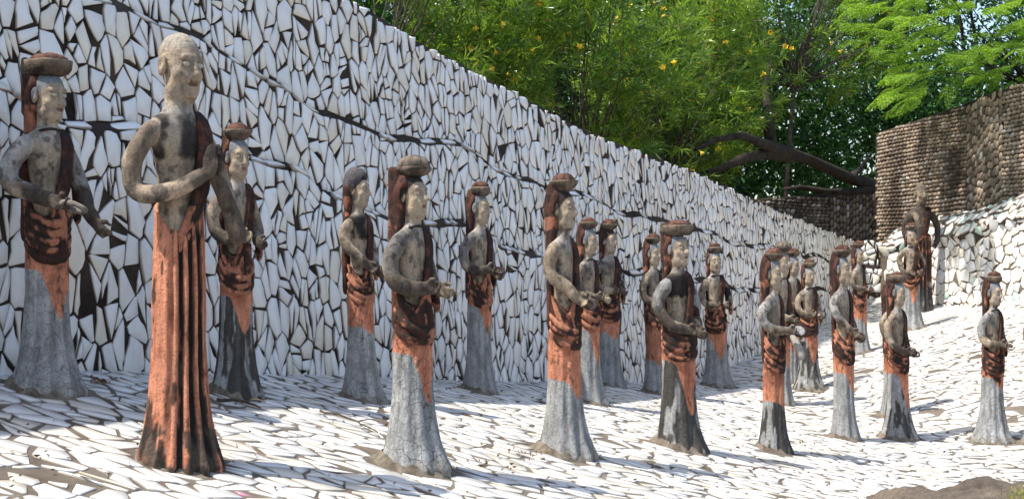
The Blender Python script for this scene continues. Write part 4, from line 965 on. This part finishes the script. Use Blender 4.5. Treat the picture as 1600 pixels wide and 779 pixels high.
    if f['k'] == 'S1':
        s = SDF((.08, -.14, .46), (.26, .02, .62), .0038); w = np.array(f['Rw']); s.tube([w - [.03, 0, 0], w + [.0, -.012, .004], w + [.035, -.012, .0], w + [.060, .0, -.012], w + [.058, .014, -.020], w + [.025, .016, -.020], w + [-.01, .012, -.014]], [.009, .008, .007, .0065, .007, .008, .009], .004)
        V, F = s.mesh(); mesh_np('finger_loop', V * HB, F, M_plaster, root, np.tile(np.array([.22, .19, .16]), (len(V), 1)), True)
    if f['pose'] == 'tray':
        c = f['Rw'] + np.array([.020, .020, .0]); V, F = torus(c, .036, .007, (.3, -.8, .6)); tr = mesh_np('tray_rim', V * HB, F, M_plaster, root, np.tile(MAROON, (len(V), 1)), True)
        s = SDF(c - .06, c + .06, .004); nr = norm((.3, -.8, .6)); a_ = norm(np.cross(nr, [.3, .2, 1])); b_ = np.cross(nr, a_); s.ell(c, (.040, .031, .006), .004, rot=[list(x) for x in np.stack([a_, b_, nr], 1)]); V, F = s.mesh(); mesh_np('tray_base', V * HB, F, M_plaster, root, np.tile(GREY * .9, (len(V), 1)), True)
        s = SDF((.05, -.08, .42), (.26, .08, .62), .0045); s.tube([(.12, .01, .56), (.155, .0, .52), (.185, -.01, .47)], [.014, .018, .020], .01); V, F = s.mesh(); mesh_np('club', V * HB, F, M_plaster, root, np.tile(GREY * np.array([1.1, 1, .9]), (len(V), 1)), True)
    # mortar footing that runs out over the shards
    nt = 64; th = np.linspace(0, 2 * np.pi, nt, endpoint=False); rr = f['bw'] * f['H']; V = []; ca, sa = math.cos(R(f['yaw'])), math.sin(R(f['yaw']))
    rad = 1.0 + (fnoise(np.c_[np.cos(th), np.sin(th), th * 0 + int(f['k'][1:])], 1.6, 0, 3) - .35) * .9; P = []
    for (k, hh) in ((0.86, .034), (0.98, .020), (1.05, .010), (1.0, 0)):
        q = rr * (k if k != 1.0 else np.maximum(1.12, 1.10 * rad)); P.append(np.c_[q * np.cos(th), q * np.sin(th), np.full(nt, hh if k != 1.0 else .0)])
    P = np.concatenate(P); W = np.c_[P[:, 0] * ca - P[:, 1] * sa, P[:, 0] * sa + P[:, 1] * ca] + f['pos'][:2]; P[:, 2] += floor_z(W) - f['pos'][2] + (fnoise(P, 30, 2) - .5) * .012; P[-nt:, 2] -= .004
    F = [[j * nt + i, (j + 1) * nt + i, (j + 1) * nt + (i + 1) % nt, j * nt + (i + 1) % nt] for j in range(3) for i in range(nt)]; C = mixc(np.tile(np.array([.20, .165, .125]), (len(P), 1)), np.array([.12, .095, .07]), sstep(.4, .6, fnoise(P, 25, 1)))
    mesh_np('mortar_footing', P, F, M_plaster, root, C, True)

# ------------------------------------------------------------------ trees
def tubes(paths, nseg=7):
    """list of (points, radii) -> one mesh"""
    Vs, Fs, o = [], [], 0
    for pts, rad in paths:
        pts = np.array(pts, float); m = len(pts); d = np.gradient(pts, axis=0); d /= np.linalg.norm(d, axis=1)[:, None] + 1e-9
        ref = np.array([0.31, 0.87, 0.13]); a_ = np.cross(d, ref); a_ /= np.linalg.norm(a_, axis=1)[:, None] + 1e-9; b_ = np.cross(d, a_)
        t = np.arange(nseg) * 2 * np.pi / nseg; R0 = np.interp(np.linspace(0, 1, m), np.linspace(0, 1, len(rad)), rad)
        V = pts[:, None] + (a_[:, None] * np.cos(t)[None, :, None] + b_[:, None] * np.sin(t)[None, :, None]) * R0[:, None, None]; Vs.append(V.reshape(-1, 3))
        I = o + np.arange(m * nseg).reshape(m, nseg); J = np.roll(I, -1, 1); Fs.append(np.stack([I[:-1], J[:-1], J[1:], I[1:]], -1).reshape(-1, 4)); o += m * nseg
    return np.concatenate(Vs), np.concatenate(Fs)
def unit(v): return v / (np.linalg.norm(v, axis=-1, keepdims=True) + 1e-9)
def leaves(base, d, L, W, bend, colr, side=None):
    """narrow bent leaves: two quads each; base,d (n,3), L,W (n)"""
    n = len(base); up = rng.normal(size=(n, 3)); s_ = unit(np.cross(d, up)); nr = unit(np.cross(s_, d)); L = L[:, None]; W = W[:, None] * .5
    m = base + d * L * .5 + nr * L * bend * .3; t = base + d * L * .97 + nr * L * (-bend)
    V = np.stack([base - s_ * W * .25, base + s_ * W * .25, m + s_ * W, m - s_ * W, t + s_ * W * .12, t - s_ * W * .12], 1)
    i = (np.arange(n) * 6)[:, None]; F = np.concatenate([i + [0, 1, 2, 3], i + [3, 2, 4, 5]]); return V.reshape(-1, 3), F, np.repeat(colr, 6, 0)
def crown_points(n, c, r, ns, thr, seed, hollow=.25):
    out = []; g = np.random.default_rng(seed)
    while sum(len(o) for o in out) < n:
        p = g.normal(size=(n, 3)); p = unit(p) * (g.random((n, 1)) ** (1 / 2.2)); q = p * r; k = fnoise(q, ns, seed * 1.7, 3) > thr; k &= np.linalg.norm(p, axis=1) > hollow * g.random(n)
        lump = 1.0 - .35 * fnoise(unit(p) * 1.0, 1.8, seed, 2); k &= np.linalg.norm(p, axis=1) < lump + .12; out.append(q[k])
    return np.concatenate(out)[:n] + c
def branch_paths(root, tips, r0, seed, trunk_top):
    g = np.random.default_rng(seed); P = [( [root, root * .6 + trunk_top * .4 + g.normal(size=3) * .05, trunk_top], [r0, r0 * .7])]
    for t in tips:
        a_ = trunk_top + g.normal(size=3) * .03; m = a_ * .5 + t * .5 + g.normal(size=3) * .14 + np.array([0, 0, .12]); k = np.linspace(0, 1, 8)[:, None]
        pts = (1 - k) ** 2 * a_ + 2 * k * (1 - k) * m + k ** 2 * t; pts[1:-1] += g.normal(size=(6, 3)) * .02; P.append((pts, [r0 * .42, r0 * .16, r0 * .05]))
    return P
def flower(parent, loc, sc, ang):
    global FLM
    if FLM is None:
        V = []; F = []; k = 10
        for j, (r_, z_) in enumerate(((.004, 0), (.006, .022), (.015, .038), (.026, .052))):
            for i in range(k): t = 2 * math.pi * i / k; q = r_ * (1 + (.22 * math.cos(5 * t) if j > 1 else 0)); V.append((q * math.cos(t), q * math.sin(t), z_ - (.008 if j == 3 and i % 2 else 0)))
        for j in range(3):
            for i in range(k): F.append([j * k + i, j * k + (i + 1) % k, (j + 1) * k + (i + 1) % k, (j + 1) * k + i])
        o = mesh_np('flower', V, F, M_flower, parent, None, True); FLM = o.data
    else: o = bpy.data.objects.new('flower', FLM); col.objects.link(o); o.parent = parent
    o.location = loc; o.scale = (sc, sc, sc); o.rotation_euler = ang
FLM = None
def oleander(loc, crad, cz, nclu, seed, label, nflow, ns=1.9, thr=.54):
    g = np.random.default_rng(seed); root = empty('oleander_tree', loc); tag(root, label, 'tree', 'yellow flowering oleander trees behind the mosaic wall')
    c = np.array([0, 0, cz - loc[2]]); P = crown_points(nclu, c, np.array(crad), ns, thr, seed)
    tips = P[g.choice(len(P), 60, replace=False)]; V, F = tubes(branch_paths(np.array([0, 0, -.1]), tips, .036, seed, np.array([g.normal() * .1, g.normal() * .1, c[2] - crad[2] * .75]))); mesh_np('trunk', V, F, M_palebark, root, None, True)
    nl = 15; out = unit((P - c) / np.array(crad)) + np.array([0, 0, .55]); out = unit(out + g.normal(size=out.shape) * .35)
    b = np.repeat(P, nl, 0); ax = np.repeat(out, nl, 0); t = g.random((len(b), 1)); d = unit(ax * (.35 + .9 * t) + g.normal(size=b.shape) * .62); b = b + ax * (t - .5) * .13
    d[:, 2] -= .10; d = unit(d)
    hue = np.repeat(g.random(len(P)), nl) * .6 + g.random(len(b)) * .4; colr = np.stack([.045 + .25 * hue ** 1.7, .095 + .29 * hue ** 1.4, .018 + .035 * hue], -1); old = g.random(len(b)) < .02; colr[old] = (.25, .17, .05)
    V, F, C = leaves(b, d, g.uniform(.10, .16, len(b)), g.uniform(.012, .018, len(b)), .14, colr); mesh_np('crown', V, F, M_leaf, root, C)
    # flowers on the side that shows
    q = proj(P + np.array(loc)); near = np.argsort((P[:, 1]) + g.normal(size=len(P)) * .35); cnt = 0
    for k in near:
        if cnt >= nflow: break
        if -10 < q[k, 0] < 1610 and -10 < q[k, 1] < 420 and g.random() < .25:
            flower(root, tuple(P[k] + out[k] * .10), g.uniform(.85, 1.25), (g.uniform(-1.2, 1.2) + (math.pi if g.random() < .35 else 0), g.uniform(-1, 1), 0)); cnt += 1
def gz(x, y): return float(ground_z([[x, y]])[0]) if 2 < y < 18 and -4 < x < 7 else .9
def A(px, d): return (px - 800) / FPX * d
OL = [(590, 10.8, (1.15, .95, 1.25), 3.75, 820, 11, 'oleander tree at the left end of the foliage, just above the high wall top', 12),
      (735, 12.4, (1.25, 1.0, 1.45), 3.55, 900, 12, 'oleander tree above the wall left of the picture centre', 22),
      (905, 13.2, (1.30, 1.1, 1.55), 3.45, 1000, 13, 'oleander tree with drooping sprays above the middle of the wall', 26),
      (1050, 14.6, (1.20, 1.0, 1.55), 3.55, 980, 14, 'bright oleander tree above the lowering right half of the wall', 26),
      (1225, 18.2, (1.75, .9, 1.35), 5.05, 1050, 15, 'oleander tree over the thick dark limb, its flowers hanging high', 20)]
for (px, d, cr, cz, n, sd_, lab, nf) in OL: oleander((A(px, d), d, .95), cr, cz, n, sd_, lab, nf)

def broad_tree(loc, crad, cz, n, seed, label, size, tint, group=None, limbs=None, thr=.42, ns=.9, r0=.16, hang=.1, coff=0.0):
    g = np.random.default_rng(seed); root = empty('shade_tree', loc); tag(root, label, 'tree', group)
    c = np.array([coff, 1.2 if limbs is not None else 0, cz - loc[2]]); P = crown_points(n // 9, c, np.array(crad), ns, thr, seed, .5)
    if limbs is None: V, F = tubes(branch_paths(np.array([0, 0, -.1]), P[g.choice(len(P), 26, replace=False)], r0, seed, np.array([g.normal() * .3, g.normal() * .3, c[2] - crad[2] * .6])))
    else: V, F = tubes(limbs, 10)
    V = V + (fnoise(V, 6, 3)[:, None] - .5) * .03; mesh_np('trunk', V, F, M_bark, root, None, True)
    b = np.repeat(P, 9, 0); b = b + g.normal(size=b.shape) * size * 1.35; d = unit(g.normal(size=b.shape) + np.array([0, 0, -hang])); m = len(b)
    hue = np.repeat(g.random(len(P)), 9) * .6 + g.random(m) * .4; tint = np.array(tint); colr = tint[None] * (.55 + .9 * hue[:, None])
    V, F, C = leaves(b, d, g.uniform(.8, 1.3, m) * size, g.uniform(.35, .55, m) * size, .12, colr); mesh_np('crown', V, F, M_darkleaf, root, C)
# thick limb of the big tree that crosses the gap above the dark pebble wall
D0 = 17.6; bt = np.array([A(1450, 19.5), 19.5, .9])
W = lambda px, py, d=D0: at_depth(px, py, d) - bt
limb = [([np.array([0, 0, -.1]), W(1435, 330, 19.2), W(1400, 298, 18.6), W(1370, 291, 18.2), W(1335, 281, 17.7), W(1300, 266, 17.2), W(1262, 248, 16.0), W(1225, 238, 15.0), W(1195, 225, 14.2), W(1160, 212, 13.6), W(1120, 218, 13.3), W(1085, 235, 13.1)], [.16, .13, .105, .088, .076, .068, .060, .07, .055, .04, .028, .015]),
        ([W(1205, 232, 14.6), W(1202, 205, 14.6), W(1200, 180, 14.8), W(1196, 140, 16), W(1205, 95, 16), W(1190, 40, 16)], [.075, .06, .05, .04, .03, .02]),
        ([W(1235, 242, 15.3), W(1195, 240, 14.4), W(1160, 248, 13.8), W(1130, 262, 13.5), W(1105, 268, 13.4)], [.09, .06, .05, .035, .02]),
        ([W(1380, 292, 18.3), W(1330, 300, 17.6), W(1290, 300, 17.3), W(1250, 292, 17), W(1222, 296, 17)], [.08, .05, .04, .03, .015]),
        ([W(1330, 278, 17.6), W(1345, 262, 17.8), W(1362, 240, 18)], [.05, .03, .015])]
broad_tree(tuple(bt), (4.4, 1.5, 3.0), 4.9, 32000, 31, 'big old tree with a thick dark limb reaching left above the pebble wall', .085, (.045, .125, .030), limbs=limb, thr=.51, ns=1.2, coff=-1.6)
BT = [(520, 16, (2.6, 1.4, 2.6), 4.2, 23000, 41, 'dark leafy tree behind the oleander at the left end of the foliage'),
      (720, 18.5, (2.6, 1.5, 2.9), 4.0, 21000, 42, 'dark leafy tree filling the background above the high part of the wall'),
      (930, 19.5, (2.6, 1.5, 2.9), 3.9, 23000, 43, 'dark leafy tree filling the background above the middle of the wall'),
      (1110, 21, (2.5, 1.5, 3.0), 4.0, 21000, 44, 'dark leafy tree filling the background left of the thick limb'),
      (1490, 22, (3.0, 1.6, 3.4), 4.9, 22000, 45, 'dark leafy tree behind the feathery bright green tree')]
for (px, d, cr, cz, n, sd_, lab) in BT: broad_tree((A(px, d), d, .9), cr, cz, n, sd_, lab, .095, (.035, .100, .024), 'dark trees behind the oleanders', thr=.48, ns=1.3)
# far belt of trees that reads as one mass
g = np.random.default_rng(77); n = 52000; ang = g.uniform(-.62, .62, n); dist = g.uniform(29, 36, n); zz = g.uniform(0.4, 7.5, n); P = np.c_[np.sin(ang) * dist, np.cos(ang) * dist, zz]
topn = 4.2 + 3.2 * fnoise(np.c_[P[:, 0] * .35, P[:, 1] * .1, 0 * ang], 1.0, 3, 3); k = (zz < topn) & (fnoise(P, .8, 9, 3) > .49); P = P[k]; n = len(P); hue = g.random(n)
V, F, C = leaves(P, unit(g.normal(size=(n, 3))), g.uniform(.22, .38, n), g.uniform(.12, .2, n), .1, np.array([.035, .085, .022])[None] * (.5 + hue[:, None])); tag(mesh_np('distant_woodland', V, F, M_darkleaf, None, C), 'belt of far dark woodland glimpsed between the trees', 'woodland', kind='stuff')

# feathery bright green tree over the pebble wall
def feather_tree(loc, seed):
    g = np.random.default_rng(seed); root = empty('feathery_tree', loc); tag(root, 'bright green tree with feathery drooping fronds above the pebble wall', 'tree')
    tipsW = []
    for i in range(210):
        px = g.uniform(1345, 1720); lo = np.interp(px, [1345, 1400, 1440, 1480, 1600, 1720], [95, 150, 165, 150, 120, 80]); py = g.uniform(-60, lo); d = g.uniform(13.6, 15.8)
        if px < 1420 and g.random() < .45: continue
        tipsW.append(at_depth(px, py, d) - np.array(loc))
    tips = np.array(tipsW); crown0 = np.array([.15, .0, 2.2]); paths = branch_paths(np.array([0, 0, -.1]), tips[g.choice(len(tips), 22, replace=False)], .045, seed, crown0)
    V, F = tubes(paths); mesh_np('trunk', V, F, M_bark, root, None, True)
    B, Dv, Ls, Ws, Cs = [], [], [], [], []; rp = []
    for t in tips:
        ax = unit(np.array([-1.0 + g.normal() * .45, g.normal() * .6 - .2, -.10 + g.normal() * .38])); side = unit(np.cross(ax, [0, 0, 1])); hue = g.random()
        Lf = g.uniform(.22, .36); rp.append(([t, t + ax * Lf * .5 + [0, 0, .02], t + ax * Lf - [0, 0, .03]], [.004, .002]))
        for i in range(7):
            for sg in (-1, 1):
                b0 = t + ax * Lf * (.12 + .135 * i); pd = unit(ax * .85 + side * sg * .75 + np.array([0, 0, .10 - .05 * i])); Lp = .20 * (1 - .06 * abs(i - 2)) * g.uniform(.85, 1.1); nlf = 13
                for j in range(nlf):
                    u = (j + .5) / nlf; p = b0 + pd * Lp * u - np.array([0, 0, .06 * u * u]); sd2 = unit(np.cross(pd, [0, 0, 1]))
                    for s2 in (-1, 1): B.append(p); Dv.append(unit(sd2 * s2 + pd * .45)); Ls.append(.030 * math.sin(math.pi * (.12 + .8 * u)) + .006); Ws.append(.0115); Cs.append(hue)
    B = np.array(B); hue = np.array(Cs) * .6 + g.random(len(B)) * .4; colr = np.stack([.09 + .15 * hue, .18 + .20 * hue, .028 + .02 * hue], -1)
    V, F, C = leaves(B, np.array(Dv), np.array(Ls), np.array(Ws), .03, colr)
    V2, F2 = tubes(rp, 4); F = np.concatenate([F, F2 + len(V)]); V = np.concatenate([V, V2]); C = np.concatenate([C, np.tile([.12, .16, .03], (len(V2), 1))]); mesh_np('crown', V, F, M_feather, root, C)
feather_tree((A(1560, 15.6) + .35, 15.4, 1.3), 91)

# ------------------------------------------------------------------ small litter on the slope, moss on the bank
def twig(a_, b_, r0, label, seed):
    g = np.random.default_rng(seed); P0, P1 = on_ground(*a_), on_ground(*b_); k = np.linspace(0, 1, 9)[:, None]; pts = P0 * (1 - k) + P1 * k; pts[:, :2] += g.normal(size=(9, 2)) * .012; pts[:, 2] = floor_z(pts[:, :2]) + .018 + .012 * np.sin(k[:, 0] * 3.1)
    c = pts.mean(0); br = [(pts - c, [r0, r0 * .8, r0 * .5])]; m = pts[5] - c; br.append((np.array([m, m + [.05, -.03, .012], m + [.09, -.07, .006]]), [r0 * .6, r0 * .3])); V, F = tubes(br, 6); tag(mesh_np('twig', V, F, M_palebark, None, None, True, loc=c), label, 'twig')
twig((338, 632), (408, 644), .008, 'short brown twig lying at the blackened grey skirt behind the bald man', 1)
twig((500, 648), (588, 682), .005, 'long thin twig lying on the shards left of the large cracked skirt', 2)
def litter(px, py, n, label, seed, r=.05):
    g = np.random.default_rng(seed); c = on_ground(px, py); P = np.c_[g.normal(size=(n, 2)) * r, np.zeros(n)] + c; P[:, 2] = floor_z(P[:, :2]) + .012 + g.random(n) * .014; d = unit(g.normal(size=(n, 3)) * np.array([1, 1, .35]))
    V, F, C = leaves(P - c, d, g.uniform(.012, .028, n), g.uniform(.007, .014, n), .25, np.array([.14, .075, .035])[None] * g.uniform(.5, 1.6, (n, 1))); tag(mesh_np('leaf_litter', V, F, M_darkleaf, None, C, loc=c), label, 'dead leaves', kind='stuff')
litter(157, 604, 26, 'small heap of dead brown leaves right of the basket bearer', 5, .022); litter(820, 716, 30, 'dead leaves caught between shards left of the tall middle skirt', 6, .07); litter(795, 735, 16, 'scattered dead leaves on the shards near the lower edge', 7, .06)
litter(1483, 712, 8, 'few dead leaves on the shards before the bank', 8, .03); litter(1262, 700, 8, 'few dead leaves right of the front cluster skirt', 9, .05)
g = np.random.default_rng(5); n = 700; bc = at_depth(1618, 776, 5.7); P = np.c_[g.normal(size=(n, 2)) * np.array([.045, .05]), np.abs(g.normal(size=n)) * .03 - .02] + np.array([0, 0, 0]); d = unit(g.normal(size=(n, 3)) + [0, 0, 1.2])
V, F, C = leaves(P, d, g.uniform(.010, .022, n), g.uniform(.003, .006, n), .1, np.array([.28, .30, .04])[None] * g.uniform(.4, 1.3, (n, 1))); tag(mesh_np('moss', V, F, M_leaf, None, C, loc=bc), 'yellow green moss tuft on the earth bank at the lower right corner', 'moss', kind='stuff')

g = np.random.default_rng(15); P = np.array([on_ground(g.uniform(0, 1600), g.uniform(470, 779)) for _ in range(330)]); c = P.mean(0); n = len(P); P[:, 2] = floor_z(P[:, :2]) + .012; d = unit(g.normal(size=(n, 3)) * np.array([1, 1, .2]))
V, F, C = leaves(P - c, d, g.uniform(.008, .026, n), g.uniform(.004, .011, n), .25, np.array([.13, .075, .035])[None] * g.uniform(.4, 1.6, (n, 1))); tag(mesh_np('leaf_litter', V, F, M_darkleaf, None, C, loc=c), 'sparse dry leaf bits strewn over the whole mosaic slope', 'dead leaves', kind='stuff')
